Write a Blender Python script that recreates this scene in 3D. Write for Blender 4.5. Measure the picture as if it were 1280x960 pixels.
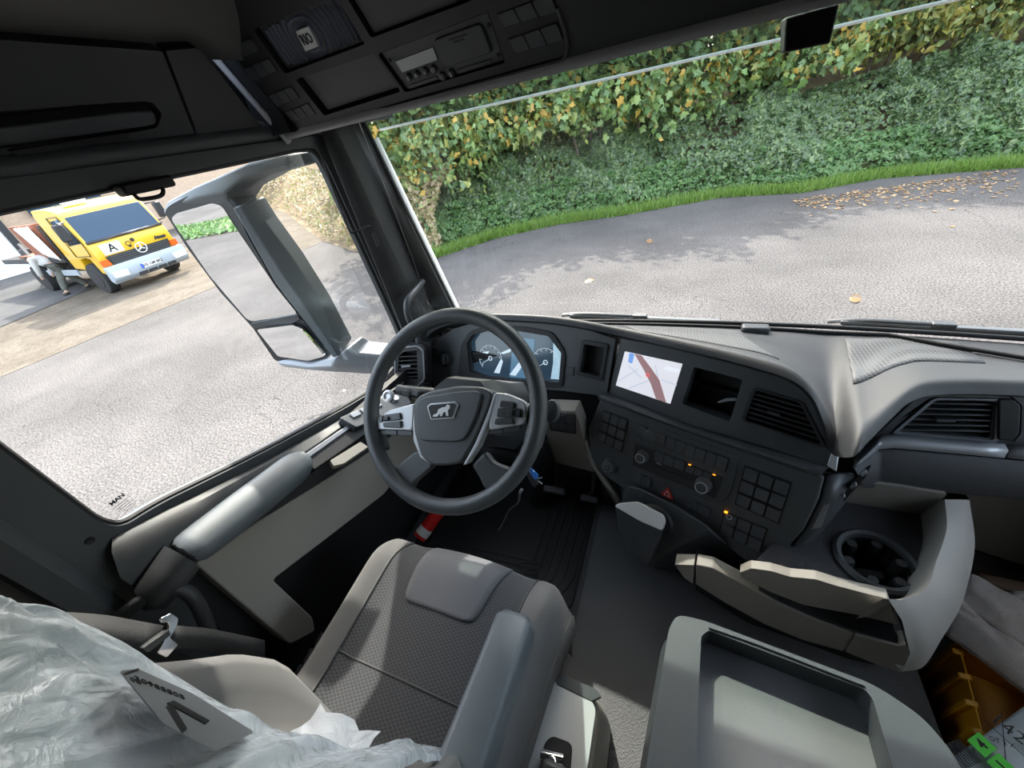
import bpy, bmesh, math, random
import numpy as np
from mathutils import Vector, Matrix, noise
from mathutils.geometry import tessellate_polygon
for o in list(bpy.data.objects): bpy.data.objects.remove(o)
SC = bpy.context.scene; COL = SC.collection
random.seed(4); RNG = np.random.default_rng(4)
# ------------------------------------------------------------------ camera
FPX = 480.0; EYE = np.array([0.0, 0.0, 2.6])          # metres, ground is z = 0
def _basis(vpy, slope):
    Y = np.array([vpy[0]-640, vpy[1]-480, FPX]); Y /= np.linalg.norm(Y)
    H = np.array([1, slope, 0.]); Z = np.cross(Y, H); Z /= np.linalg.norm(Z)
    if Z[1] > 0: Z = -Z
    return np.array([np.cross(Y, Z), Y, Z])
B = _basis((872, 92), -0.19)
cam = bpy.data.cameras.new('camera'); camo = bpy.data.objects.new('camera', cam); COL.objects.link(camo)
cam.sensor_width = 36; cam.lens = 36*FPX/1280; cam.clip_start = 0.02; cam.clip_end = 400
M3 = Matrix([[B[i][0], -B[i][1], -B[i][2]] for i in range(3)])
camo.matrix_world = Matrix.Translation(EYE) @ M3.to_4x4()
SC.camera = camo
# ------------------------------------------------------------------ light
SC.view_settings.view_transform = 'Standard'; SC.view_settings.look = 'None'
SC.view_settings.gamma = 1; SC.view_settings.use_curve_mapping = False
SC.view_settings.exposure = 1.7
SUN_EL, SUN_AZ = math.radians(43), math.radians(-30)   # azimuth from straight ahead towards the right
w = bpy.data.worlds.new('world'); SC.world = w; w.use_nodes = True
nt = w.node_tree; nt.nodes.clear()
sky = nt.nodes.new('ShaderNodeTexSky'); sky.sky_type = 'NISHITA'; sky.sun_disc = False
sky.sun_elevation = SUN_EL; sky.sun_rotation = SUN_AZ; sky.air_density = 1.2; sky.dust_density = 3.5; sky.ozone_density = 1.0
mixw = nt.nodes.new('ShaderNodeMixRGB'); mixw.inputs[0].default_value = 0.35; mixw.inputs[2].default_value = (5, 5.1, 5.3, 1)
bgn = nt.nodes.new('ShaderNodeBackground'); bgn.inputs[1].default_value = 0.42
ow = nt.nodes.new('ShaderNodeOutputWorld')
nt.links.new(sky.outputs[0], mixw.inputs[1]); nt.links.new(mixw.outputs[0], bgn.inputs[0]); nt.links.new(bgn.outputs[0], ow.inputs[0])
sl = bpy.data.lights.new('sun', 'SUN'); sl.energy = 3.6; sl.angle = math.radians(0.6); sl.color = (1, .95, .87)
so = bpy.data.objects.new('sun', sl); COL.objects.link(so)
sd = Vector((math.sin(SUN_AZ)*math.cos(SUN_EL), math.cos(SUN_AZ)*math.cos(SUN_EL), math.sin(SUN_EL)))
so.rotation_euler = sd.to_track_quat('Z', 'Y').to_euler(); so.location = (0, 0, 30)
# ------------------------------------------------------------------ geometry helpers
# every coordinate below is relative to the eye; EYE is added when a mesh is made
def ray(px, py):
    d = np.array([px-640, py-480, FPX]); d /= np.linalg.norm(d); return B @ d
def at(px, py, **k):
    a, v = list(k.items())[0]; r = ray(px, py); return r*(v/r['xyz'.index(a)])
def G(px, py): return at(px, py, z=-2.6)
def nrm(v): v = np.array(v, float); return v/np.linalg.norm(v)
class Pl:
    """plane: th = turn about z, lean = top tips away; u right, v up, n towards the viewer"""
    def __init__(s, o, th=0, lean=0, u=None, v=None):
        s.o = np.array(o, float)
        if u is None:
            t, l = math.radians(th), math.radians(lean)
            u = (math.cos(t), -math.sin(t), 0); n0 = np.array([math.sin(t), math.cos(t), 0])
            v = n0*math.sin(l)+np.array([0, 0, 1])*math.cos(l)
        s.u = nrm(u); s.v = nrm(v); s.n = nrm(np.cross(s.u, s.v))
    def ab(s, px, py, d=0):
        r = ray(px, py); o = s.o+s.n*d; p = r*((o@s.n)/(r@s.n))-s.o
        return (p@s.u, p@s.v)
    def loop(s, pts, d=0): return [s.ab(*p, d) for p in pts]
    def w(s, a, b, d=0): return s.o+s.u*a+s.v*b+s.n*d
    def p(s, px, py, d=0): return s.w(*s.ab(px, py, d), d)
    def off(s, d): q = Pl(s.o+s.n*d, u=s.u, v=s.v); return q
def empty(name, loc, label=None, cat=None, group=None, kind=None):
    o = bpy.data.objects.new(name, None); COL.objects.link(o); o.location = Vector(np.array(loc)+EYE); o.empty_display_size = .05
    return tag(o, label, cat, group, kind)
def tag(o, label=None, cat=None, group=None, kind=None):
    if label: o['label'] = label
    if cat: o['category'] = cat
    if group: o['group'] = group
    if kind: o['kind'] = kind
    return o
def par(o, parent):
    if parent is None: return
    o.parent = parent
    o.matrix_parent_inverse = Matrix.Translation(-parent.location)   # parents sit at world positions, meshes at the origin
def mesh(name, V, F, m, parent=None, smooth=38, bevel=0, seg=2, sub=0, solid=0, fix=True):
    me = bpy.data.meshes.new(name)
    me.from_pydata([tuple(np.array(v)+EYE) for v in V], [], [tuple(f) for f in F])
    if fix:
        b = bmesh.new(); b.from_mesh(me); bmesh.ops.remove_doubles(b, verts=b.verts, dist=1e-6)
        bmesh.ops.recalc_face_normals(b, faces=b.faces); b.to_mesh(me); b.free()
    me.materials.append(m if not isinstance(m, str) else MAT[m])
    if smooth:
        me.shade_smooth(); me.set_sharp_from_angle(angle=math.radians(smooth))
    o = bpy.data.objects.new(name, me); COL.objects.link(o)
    if solid:
        d = o.modifiers.new('t', 'SOLIDIFY'); d.thickness = solid; d.offset = -1
    if bevel:
        d = o.modifiers.new('b', 'BEVEL'); d.width = bevel; d.segments = seg; d.limit_method = 'ANGLE'; d.angle_limit = math.radians(35); d.harden_normals = False
    if sub:
        d = o.modifiers.new('s', 'SUBSURF'); d.levels = sub; d.render_levels = sub
    par(o, parent); return o
def rpoly(pts, r, n=4):
    """round the corners of a polygon; r a number or one per corner"""
    out = []; N = len(pts); P = [np.array(p, float) for p in pts]
    for i in range(N):
        a, b, c = P[i-1], P[i], P[(i+1) % N]; rr = r[i] if isinstance(r, (list, tuple)) else r
        la, lc = np.linalg.norm(a-b), np.linalg.norm(c-b); d = min(rr, la*.49, lc*.49)
        if d < 1e-5: out.append(tuple(b)); continue
        p, q = b+(a-b)/la*d, b+(c-b)/lc*d
        for k in range(n+1):
            t = k/n; out.append(tuple((1-t)**2*p+2*t*(1-t)*b+t*t*q))
    return out
def rrect(a0, b0, a1, b1, r=0, n=4): return rpoly([(a0, b0), (a1, b0), (a1, b1), (a0, b1)], r, n)
def area2(l): return sum(l[i-1][0]*l[i][1]-l[i][0]*l[i-1][1] for i in range(len(l)))
def panel(name, pl, outer, m, parent=None, d0=-.01, d1=0, holes=(), bevel=0, seg=2, back=True, smooth=38, taper=None):
    loops = [outer]+list(holes); flat = [p for l in loops for p in l]
    tri = tessellate_polygon([[Vector((p[0], p[1], 0)) for p in l] for l in loops])
    n = len(flat); cx = sum(p[0] for p in outer)/len(outer); cy = sum(p[1] for p in outer)/len(outer)
    front = flat if not taper else [(cx+(p[0]-cx)*taper, cy+(p[1]-cy)*taper) for p in flat]
    V = [pl.w(a, b, d1) for a, b in front]+[pl.w(a, b, d0) for a, b in flat]
    F = []
    if len(loops) == 1:
        F.append(list(range(n)));
        if back: F.append(list(range(2*n-1, n-1, -1)))
    else:
        F += [list(t) for t in tri]
        if back: F += [[i+n for i in t][::-1] for t in tri]
    k = 0
    for l in loops:
        L = len(l)
        for i in range(L): j = (i+1) % L; F.append([k+i, k+j, k+j+n, k+i+n])
        k += L
    return mesh(name, V, F, m, parent, smooth, bevel, seg)
def ppanel(name, pl, pxs, m, parent=None, r=.0, holes=(), **k):
    """panel whose outline is given in photo pixels on plane pl"""
    return panel(name, pl, rpoly(pl.loop(pxs), r), m, parent, holes=[rpoly(pl.loop(h), hr) for h, hr in holes], **k)
def box(name, c, s, m, parent=None, ax=None, bevel=.004, seg=2, sub=0):
    ax = ax or ((1, 0, 0), (0, 1, 0), (0, 0, 1)); A = [nrm(a)*h/2 for a, h in zip(ax, s)]; c = np.array(c, float)
    V = [c+A[0]*i+A[1]*j+A[2]*k for i in (-1, 1) for j in (-1, 1) for k in (-1, 1)]
    F = [(0, 1, 3, 2), (4, 6, 7, 5), (0, 4, 5, 1), (2, 3, 7, 6), (0, 2, 6, 4), (1, 5, 7, 3)]
    return mesh(name, V, F, m, parent, 38, bevel, seg, sub)
def hexa(name, P, m, parent=None, bevel=.004, seg=2, sub=0):
    """eight corners: bottom loop of four, top loop of four"""
    return mesh(name, P, [(3, 2, 1, 0), (4, 5, 6, 7), (0, 1, 5, 4), (1, 2, 6, 5), (2, 3, 7, 6), (3, 0, 4, 7)], m, parent, 38, bevel, seg, sub)
def smoothpath(P, k=6, closed=False):
    P = [np.array(p, float) for p in P]; N = len(P); out = []
    for i in range(N if closed else N-1):
        if closed: a, b, c, d = P[i-1], P[i], P[(i+1) % N], P[(i+2) % N]
        else: b, c = P[i], P[i+1]; a = P[i-1] if i else 2*b-c; d = P[i+2] if i+2 < N else 2*c-b
        for j in range(k):
            t = j/k; out.append(.5*((2*b)+(c-a)*t+(2*a-5*b+4*c-d)*t*t+(3*b-a-3*c+d)*t**3))
    if not closed: out.append(P[-1])
    return out
def tube(name, P, r, m, parent=None, n=10, k=6, closed=False, flat=1.0, up=(0, 0, 1)):
    if k > 1: P = smoothpath(P, k, closed)
    P = [np.array(p, float) for p in P]; N = len(P)
    R = r if callable(r) else (lambda t: r); V = []; F = []; up = nrm(up)
    for i, p in enumerate(P):
        t = nrm(P[(i+1) % N]-P[i-1]) if closed else nrm(P[min(i+1, N-1)]-P[max(i-1, 0)])
        s = np.cross(t, up)
        if np.linalg.norm(s) < 1e-3: s = np.cross(t, (1, .1, 0))
        s = nrm(s); u2 = np.cross(s, t); rr = R(i/(N-1))
        for j in range(n):
            a = 2*math.pi*j/n; V.append(p+s*math.cos(a)*rr+u2*math.sin(a)*rr*flat)
    for i in range(N if closed else N-1):
        for j in range(n):
            F.append((i*n+j, i*n+(j+1) % n, ((i+1) % N)*n+(j+1) % n, ((i+1) % N)*n+j))
    if not closed: F += [list(range(n))[::-1], [(N-1)*n+j for j in range(n)]]
    return mesh(name, V, F, m, parent, 50)
def lathe(name, pl, c, prof, m, parent=None, n=28, smooth=38, ell=1.0, caps=True):
    """prof: (radius, height towards the viewer) on plane pl, centre c=(a,b)"""
    V = []; F = []; k = len(prof)
    for r, d in prof:
        for j in range(n): a = 2*math.pi*j/n; V.append(pl.w(c[0]+r*math.cos(a), c[1]+r*ell*math.sin(a), d))
    for i in range(k-1):
        for j in range(n): F.append((i*n+j, i*n+(j+1) % n, (i+1)*n+(j+1) % n, (i+1)*n+j))
    if caps: F.append(list(range(n))[::-1]); F.append([(k-1)*n+j for j in range(n)])
    return mesh(name, V, F, m, parent, smooth)
def grid(name, rows, m, parent=None, smooth=60, sub=0, solid=0, closed=False, caps=False, bevel=0):
    n = len(rows[0]); V = [p for r in rows for p in r]; F = []
    for i in range(len(rows)-1):
        for j in range(n if closed else n-1):
            F.append((i*n+j, i*n+(j+1) % n, (i+1)*n+(j+1) % n, (i+1)*n+j))
    if caps: F += [list(range(n))[::-1], [(len(rows)-1)*n+j for j in range(n)]]
    return mesh(name, V, F, m, parent, smooth, bevel, 2, sub, solid)
def text(name, s, pl, a, b, size, m, parent=None, d=.0015, ext=.0006, align='CENTER', rot=0, bold=0, sx=1):
    cu = bpy.data.curves.new(name, 'FONT'); cu.body = s; cu.size = size; cu.extrude = ext; cu.align_x = align; cu.align_y = 'CENTER'; cu.offset = bold; cu.resolution_u = 2
    t = bpy.data.objects.new(name, cu); COL.objects.link(t); bpy.context.view_layer.update()
    me = bpy.data.meshes.new_from_object(t); bpy.data.objects.remove(t)
    cr, sr = math.cos(rot), math.sin(rot)
    for v in me.vertices:
        x, y = v.co.x*sx, v.co.y
        v.co = Vector(pl.w(a+x*cr-y*sr, b+x*sr+y*cr, d+v.co.z)+EYE)
    me.materials.clear(); me.materials.append(MAT[m]); o = bpy.data.objects.new(name, me); COL.objects.link(o); par(o, parent); return o
def lerp(a, b, t): return np.array(a, float)*(1-t)+np.array(b, float)*t
def bil(q, s, t): return lerp(lerp(q[0], q[1], s), lerp(q[3], q[2], s), t)   # q: TL TR BR BL
def polyat(pts, t):
    """point at fraction t of a polyline by index"""
    n = len(pts)-1; i = min(int(t*n), n-1); return lerp(pts[i], pts[i+1], t*n-i)
# ------------------------------------------------------------------ materials
MAT = {}
def mat(name, c, rough=.5, metal=0, bump=None, var=None, spec=.5, coat=0, emit=0, sheen=0, trans=0):
    """bump=(scale,strength,kind)  var=(second colour, scale, contrast)"""
    m = bpy.data.materials.new(name); m.use_nodes = True; t = m.node_tree; N = t.nodes; L = t.links; p = N['Principled BSDF']
    c4 = tuple(c)+(1,); p.inputs['Base Color'].default_value = c4; p.inputs['Roughness'].default_value = rough
    p.inputs['Metallic'].default_value = metal; p.inputs['Specular IOR Level'].default_value = spec
    p.inputs['Coat Weight'].default_value = coat; p.inputs['Sheen Weight'].default_value = sheen
    if emit: p.inputs['Emission Color'].default_value = c4; p.inputs['Emission Strength'].default_value = emit
    if trans: p.inputs['Transmission Weight'].default_value = trans
    g = N.new('ShaderNodeNewGeometry') if (bump or var) else None
    if var:
        x = N.new('ShaderNodeTexNoise'); x.inputs['Scale'].default_value = var[1]; x.inputs['Detail'].default_value = 6
        r = N.new('ShaderNodeValToRGB'); lo = .5-.5/var[2]; r.color_ramp.elements[0].position = max(lo, 0); r.color_ramp.elements[1].position = min(1-lo, 1)
        r.color_ramp.elements[0].color = c4; r.color_ramp.elements[1].color = tuple(var[0])+(1,)
        L.new(g.outputs['Position'], x.inputs['Vector']); L.new(x.outputs['Fac'], r.inputs[0]); L.new(r.outputs[0], p.inputs['Base Color'])
    if bump:
        kind = bump[2] if len(bump) > 2 else 'noise'
        if kind == 'noise': x = N.new('ShaderNodeTexNoise'); x.inputs['Detail'].default_value = 3; out = 'Fac'
        else: x = N.new('ShaderNodeTexVoronoi'); out = 'Distance'
        x.inputs['Scale'].default_value = bump[0]; L.new(g.outputs['Position'], x.inputs['Vector'])
        b = N.new('ShaderNodeBump'); b.inputs['Strength'].default_value = bump[1]; b.inputs['Distance'].default_value = .002 if len(bump) < 4 else bump[3]
        L.new(x.outputs[out], b.inputs['Height']); L.new(b.outputs[0], p.inputs['Normal'])
    MAT[name] = m; return m
def glass(name, tint=(1, 1, 1), refl=1.0, rough=0.0, ior=1.45):
    m = bpy.data.materials.new(name); m.use_nodes = True; t = m.node_tree; N = t.nodes; L = t.links; N.clear()
    o = N.new('ShaderNodeOutputMaterial'); x = N.new('ShaderNodeMixShader'); a = N.new('ShaderNodeBsdfTransparent'); a.inputs[0].default_value = tuple(tint)+(1,)
    gl = N.new('ShaderNodeBsdfGlossy'); gl.inputs['Roughness'].default_value = rough; f = N.new('ShaderNodeFresnel'); f.inputs[0].default_value = ior
    mu = N.new('ShaderNodeMath'); mu.operation = 'MULTIPLY'; mu.inputs[1].default_value = refl
    L.new(f.outputs[0], mu.inputs[0]); L.new(mu.outputs[0], x.inputs[0]); L.new(a.outputs[0], x.inputs[1]); L.new(gl.outputs[0], x.inputs[2]); L.new(x.outputs[0], o.inputs[0])
    MAT[name] = m; return m
mat('pad', (.040, .042, .046), .55, bump=(900, .35))                     # soft dash top
mat('fascia', (.060, .065, .069), .48, bump=(1400, .2))                  # charcoal fascia plastic
mat('charcoal', (.050, .055, .060), .42, bump=(1100, .2))
mat('black', (.020, .021, .023), .5, bump=(900, .2))
mat('deep', (.006, .006, .007), .6)
mat('button', (.062, .066, .071), .40)
mat('wheel', (.062, .068, .072), .42, bump=(1500, .25))
mat('silver', (.58, .585, .59), .36, metal=.35)
mat('chrome', (.85, .85, .86), .12, metal=1)
mat('steeltrim', (.22, .23, .25), .36, metal=.3)
mat('beige', (.265, .245, .215), .55, bump=(900, .25))
mat('beige_light', (.42, .405, .375), .5, bump=(900, .2))
mat('greyheadliner', (.13, .125, .118), .9, bump=(1600, .6))
mat('sidewall', (.10, .098, .092), .9, bump=(1600, .5))
mat('rubberfloor', (.055, .057, .06), .62, bump=(260, .9, 'noise', .003), var=((.075, .075, .077), 3, 2))
mat('rubbermat', (.014, .015, .016), .6, bump=(500, .4))
mat('armpad', (.085, .098, .106), .45, bump=(700, .25))
mat('belt', (.010, .010, .011), .7, bump=(600, .5))
mat('railgrey', (.42, .42, .43), .4)
mat('white', (.8, .8, .79), .4)
mat('offwhite', (.62, .62, .60), .5)
mat('red', (.55, .012, .01), .4)
mat('trayrim', (.058, .063, .066), .45, bump=(700, .25))
mat('stripsilver', (.40, .41, .43), .36, metal=.3)
mat('orange', (.75, .10, .008), .35)
mat('amber', (1, .33, .02), .4, emit=.8)
mat('blue', (.02, .16, .5), .4)
mat('tabletop', (.145, .147, .15), .55, bump=(1000, .35), var=((.165, .165, .166), 14, 1.6))
mat('mirror', (.86, .87, .88), .015, metal=1)
mat('mirrorhousing', (.052, .060, .064), .42, bump=(900, .2))
glass('windowglass', (.97, .985, .975), .55); glass('sideglass', (.97, .985, .975), .22)
glass('visortint', (.62, .67, .65), .08)
glass('screenglass', (1, 1, 1), .9)
# ================================================================== THE CAB SHELL
XC = .13                                                    # middle of the cab
def ws_y(x, top): return (1.19 if top else 1.275)-.085*((x-XC)/1.0)**2
WZ0, WZ1 = -.665, .105
prof = [(-.99, -1.42), (-.25, -1.42), (-.225, -1.405), (-.20, -1.35), (-.16, -1.325), (.0, -1.315), (.56, -1.30), (.63, -1.31), (.67, -1.335), (.70, -1.42), (.71, -1.62), (1.26, -1.62)]
rows = [[(x, y, z) for x, z in prof] for y in (-1.05, -.5, 0, .3, .5, .7, .9, 1.1, 1.29)]
fl = grid('floor', rows, 'rubberfloor', smooth=30, solid=.03); tag(fl, kind='structure')
o = mesh('wall_front', [(-1.0, 1.24, -1.7), (1.28, 1.24, -1.7), (1.28, 1.22, -.70), (-1.0, 1.22, -.70)], [(0, 1, 2, 3)], 'deep', solid=.03); tag(o, kind='structure')
o = mesh('wall_rear', [(-1.0, -1.05, -1.7), (1.28, -1.05, -1.7), (1.28, -1.05, .5), (-1.0, -1.05, .5)], [(0, 1, 2, 3)], 'sidewall', solid=-.03); tag(o, kind='structure')
# left side wall behind the door, upholstered
o = grid('wall_left', [[(-.985, y, z) for y in (-1.05, -.6, -.3, -.015)] for z in (-1.65, -1.0, -.5, .02, .46)], 'sidewall', solid=.03); tag(o, kind='structure')
# right wall: plain behind the passenger door
o = grid('wall_right', [[(1.25, y, z) for y in (-1.05, -.5, -.02)] for z in (-1.7, -.6, .46)], 'sidewall', solid=.03); tag(o, kind='structure')
o = grid('wall_left', [[(-.985, y, z) for y in (-.05, .5, 1.15)] for z in (.03, .25, .47)], 'deep', solid=.02); tag(o, kind='structure')
# roof lining
cl = [(-.985, .05), (-.93, .075), (-.87, .165), (-.80, .215), (-.66, .36), (-.5, .43), (0.1, .46), (.8, .43), (1.0, .3), (1.13, .12), (1.25, .02)]
o = grid('ceiling', [[(x, y, z) for x, z in cl[2:-1]] for y in (-1.05, -.4, .2, .62, .80, 1.0)], 'greyheadliner', solid=-.02, smooth=50); tag(o, kind='structure')
o = grid('trim_1', [[(x, y, z) for x, z in ((1.25, 0.0), (1.2, .05), (1.13, .12))] for y in (-1.05, 0, 1.0)], 'black', solid=.02); tag(o, kind='structure')
# roof front: closes the space above the windscreen down to its top edge
o = grid('trim_2', [[(XC+(x-XC), yy, zz) for x in np.linspace(-.97, 1.24, 9)] for yy, zz in ((.87, .075), (1.0, .09), (1.12, .105), (1.20, .11), (1.20, .13), (1.0, .47))], 'black', solid=.02); tag(o, kind='structure')
o = box('trim_7', (-.93, 1.03, .085), (.12, .42, .10), 'deep', bevel=0); tag(o, kind='structure')
# left header trim above the door: two black panels with a gap, each with its storage recess
HD = Pl(at(100, 150, x=-.90), u=(0, 1, 0), v=nrm(np.array([-.86, 0, .166])-np.array([-.955, 0, .055])))
hd = empty('trim_3', (-.93, .4, .06), kind='structure')
def hpan(pxs, r): return ppanel('header_panel', HD, pxs, 'black', hd, r=r, d0=-.02, d1=.0, bevel=.004)
rec = [(0, 152), (150, 128), (190, 127), (203, 142), (197, 160), (165, 166), (0, 192)]
panel('header_panel', HD, rpoly([(-1.0, .13)]+HD.loop([(203, 64), (243, 167)])+[(-1.0, -.02)], .004), 'black', hd, d0=-.02, d1=0, bevel=.003,
      holes=[rpoly([(-.6, HD.ab(0, 152)[1])]+HD.loop(rec[1:6])+[(-.6, HD.ab(0, 192)[1])], .008)])
panel('header_panel', HD, rpoly(HD.loop([(207, 63), (246, 60), (259, 72), (331, 162), (300, 165), (247, 168)]), .004), 'black', hd, d0=-.02, d1=0, bevel=.003)
panel('recess_pocket', HD, [(-.62, -.03), (HD.ab(206, 140)[0], -.03), (HD.ab(206, 140)[0], .12), (-.62, .12)], 'deep', hd, d0=-.05, d1=-.03)
ppanel('grab_flap', HD, [(-60, 172), (160, 143), (196, 141), (200, 158), (165, 164), (-60, 196)], 'charcoal', hd, r=.01, d0=-.03, d1=-.004, bevel=.006)
ppanel('lower_lip', HD, [(8, 187), (160, 164), (160, 173), (20, 193)], 'deep', hd, d0=-.004, d1=.004, bevel=.001)
grid('gutter', [[(x, y, z) for x, z in ((-.945, .015), (-.925, .04), (-.93, .06), (-.955, .07))] for y in np.linspace(-1.0, 1.0, 9)], 'charcoal', hd, solid=.004)
# B pillar
bp = empty('trim_4', (-.95, 0, -1.4), kind='structure')
grid('pillar_trim', [[(-.955, -.025, z), (-.91, -.018, z), (-.905, .012, z), (-.92, .03, z), (-.96, .032, z)] for z in (-1.42, -.8, -.3, .05)], 'charcoal', bp, smooth=45)
lathe('screw_cap', Pl((-.906, .0, -.2), u=(0, 1, 0), v=(0, 0, 1)), (0, 0), [(.008, 0), (.008, .002), (.005, .003)], 'deep', bp, 12)
# A pillar on the driver's side: trim, recess, outer edge
ap = empty('trim_5', (-.93, 1.1, -.7), kind='structure')
pt = [at(408, 184, x=-.915), at(424, 176, x=-.895), at(430, 172, x=-.90), at(441, 166, x=-.93), at(455, 159, y=1.155)]
pb = [at(512, 436, x=-.915), at(540, 425, x=-.885), at(546, 420, x=-.89), at(552, 408, x=-.92), at(571, 396, y=1.215)]
grid('pillar_cover', [[lerp(a, b, t) for a, b in zip(pt, pb)] for t in np.linspace(-.16, 1.18, 10)], 'black', ap, smooth=25, solid=.01)
tube('windscreen_seal', [lerp(pt[4], pb[4], t)+np.array([.012, -.005, 0]) for t in (-.02, .5, 1.05)], .006, 'deep', ap, k=1)
tube('body_edge', [lerp(pt[4], pb[4], t)+np.array([-.004, .03, 0]) for t in (.05, .5, 1.1)], .012, 'white', ap, k=1)
for t in (.30, .74):
    c = lerp(pt[1], pb[1], t); lathe('screw_cap', Pl(c+np.array([.002, -.01, 0]), u=(0, 1, 0), v=(0, 0, 1)), (0, 0), [(.009, 0), (.009, .004), (.006, .006)], 'deep', ap, 12)
# outside wind deflector seen through the corner of the screen
wd = [at(453, 196, y=1.16), at(472, 195, y=1.17), at(488, 236, y=1.18), at(484, 242, y=1.18), at(478, 245, y=1.17)]
mesh('wind_deflector', [p for p in wd]+[p+np.array([-.03, .06, 0]) for p in wd], [(0, 1, 2, 3, 4), (9, 8, 7, 6, 5)]+[(i, (i+1) % 5, (i+1) % 5+5, i+5) for i in range(5)], 'charcoal', ap, bevel=.003)
# passenger A pillar (outside the picture, closes the cab)
o = mesh('trim_6', [(1.10, 1.11, .07), (1.25, .97, .07), (1.25, 1.0, -.7), (1.12, 1.2, -.7)], [(0, 1, 2, 3)], 'black', solid=.04); tag(o, kind='structure')
# windscreen: curved glass
xs = np.linspace(-.90, 1.14, 15)
ws = empty('window_1', (XC, 1.25, WZ0), kind='structure')
grid('glass_pane', [[(x, ws_y(x, False)*(1-t)+ws_y(x, True)*t+.012*math.sin(math.pi*t), WZ0+(WZ1-WZ0)*t) for x in xs] for t in np.linspace(0, 1, 6)], 'windowglass', ws, solid=.005)
tube('lower_seal', [(x, ws_y(x, False)-.012, WZ0+.004) for x in xs], .007, 'deep', ws, k=1, n=8)
tube('upper_seal', [(x, ws_y(x, True)-.006, WZ1) for x in xs], .012, 'deep', ws, k=1, n=8)
# ------------------------------------------------------------------ driver's door
dr = empty('door_1', (-.92, .5, -1.4), kind='structure')
PD = Pl((-.93, 0, 0), u=(0, 1, 0), v=(0, 0, 1))
ab = PD.ab
hole = [(.09, -.006), ab(372, 186), ab(396, 184), ab(410, 208), ab(503, 413), ab(513, 446), ab(492, 472), ab(445, 503), ab(330, 566), ab(200, 630), ab(152, 660), (.096, -.49)]
hole_r = [.03, .01, .03, .03, .1, .04, .04, .1, .1, .1, .05, .05]
outer = [(.028, .035), ab(405, 168), ab(424, 185), ab(538, 446), (1.22, -.95), (1.22, -1.45), (.02, -1.45), (.028, -.7)]
panel('window_frame', PD, rpoly(outer, .01), 'charcoal', dr, d0=-.035, d1=0, holes=[rpoly(hole, hole_r)], bevel=.005)
def inset(l, s):
    c = np.mean(np.array(l), 0); return [tuple(c+(np.array(p)-c)*s) for p in l]
hp = rpoly(hole, hole_r)
tube('rubber_seal', [PD.w(a, b, -.012) for a, b in inset(hp, .995)], .006, 'deep', dr, n=6, k=1, closed=True, up=(1, 0, 0))
pane = panel('window_pane', PD, inset(hp, 1.02), 'sideglass', dr, d0=-.030, d1=-.025)
# maker's print in the lower corner of the pane
PG = Pl((-.953, 0, 0), u=(0, 1, 0), v=(0, 0, 1))
mat('printgrey', (.03, .03, .035), .6)
a, b = PG.ab(150, 630); text('pane_print', 'MAN', PG, a+.002, b+.012, .011, 'printgrey', pane, d=.002, rot=.05, bold=.0004)
for i in range(5): a2, b2 = a+.002, b+.001-.005*i; panel('pane_print', PG, [(a2-.013+.002*i, b2), (a2+.013-.003*(i % 2), b2), (a2+.013-.003*(i % 2), b2+.0008), (a2-.013+.002*i, b2+.0008)], 'printgrey', pane, d0=.001, d1=.002)
lathe('screw_cap', PD, PD.ab(112, 676), [(.007, 0), (.007, .002), (.004, .001)], 'deep', dr, 12)
# sill ledge between pane and arm rest
top = [ab(140, 672), ab(200, 640), ab(330, 577), ab(445, 513), ab(500, 478)]
low = [at(150, 722, x=-.885), at(202, 684, x=-.88), at(300, 618, x=-.88), at(400, 552, x=-.88), at(505, 478, x=-.88)]
grid('sill_ledge', [[PD.w(*polyat(top, t), .001) for t in np.linspace(0, 1, 13)], [lerp(PD.w(*polyat(top, t), .0), polyat(low, t), .45)+np.array([.006, 0, .014]) for t in np.linspace(0, 1, 13)], [polyat(low, t) for t in np.linspace(0, 1, 13)],
     [polyat(low, t)+np.array([.0, 0, -.10]) for t in np.linspace(0, 1, 13)]], 'black', dr, smooth=50)
# arm rest pad
pu = [at(202, 681, x=-.895), at(285, 618, x=-.895), at(357, 566, x=-.895)]; plo = [at(242, 700, x=-.815), at(315, 645, x=-.815), at(385, 588, x=-.815)]
rowsA = []
for t in np.linspace(0, 1, 9):
    a, b = polyat(pu, t), polyat(plo, t); m_ = lerp(a, b, .5)
    rowsA.append([a+np.array([0, 0, -.03]), a, lerp(a, b, .3)+np.array([0, 0, .016]), lerp(a, b, .7)+np.array([0, 0, .015]), b, b+np.array([-.004, 0, -.03]), lerp(a, b, .5)+np.array([0, 0, -.05])])
a = rowsA[-1]; c = np.mean(a, 0)+np.array([0, .03, -.004]); rowsA.append([lerp(p, c, .55)+np.array([0, .022, 0]) for p in a])
grid('arm_rest', rowsA, 'armpad', dr, closed=True, caps=True, sub=1)
rb = [[lerp(p, np.mean(rowsA[0], 0), s)+np.array([0, -.002-d, -dz]) for p in rowsA[0]] for s, d, dz in ((0.05, 0, 0), (0.1, .035, .01), (.2, .075, .02), (.9, .09, .03))]
grid('arm_rest_end', rb, 'black', dr, closed=True, caps=True)
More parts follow.
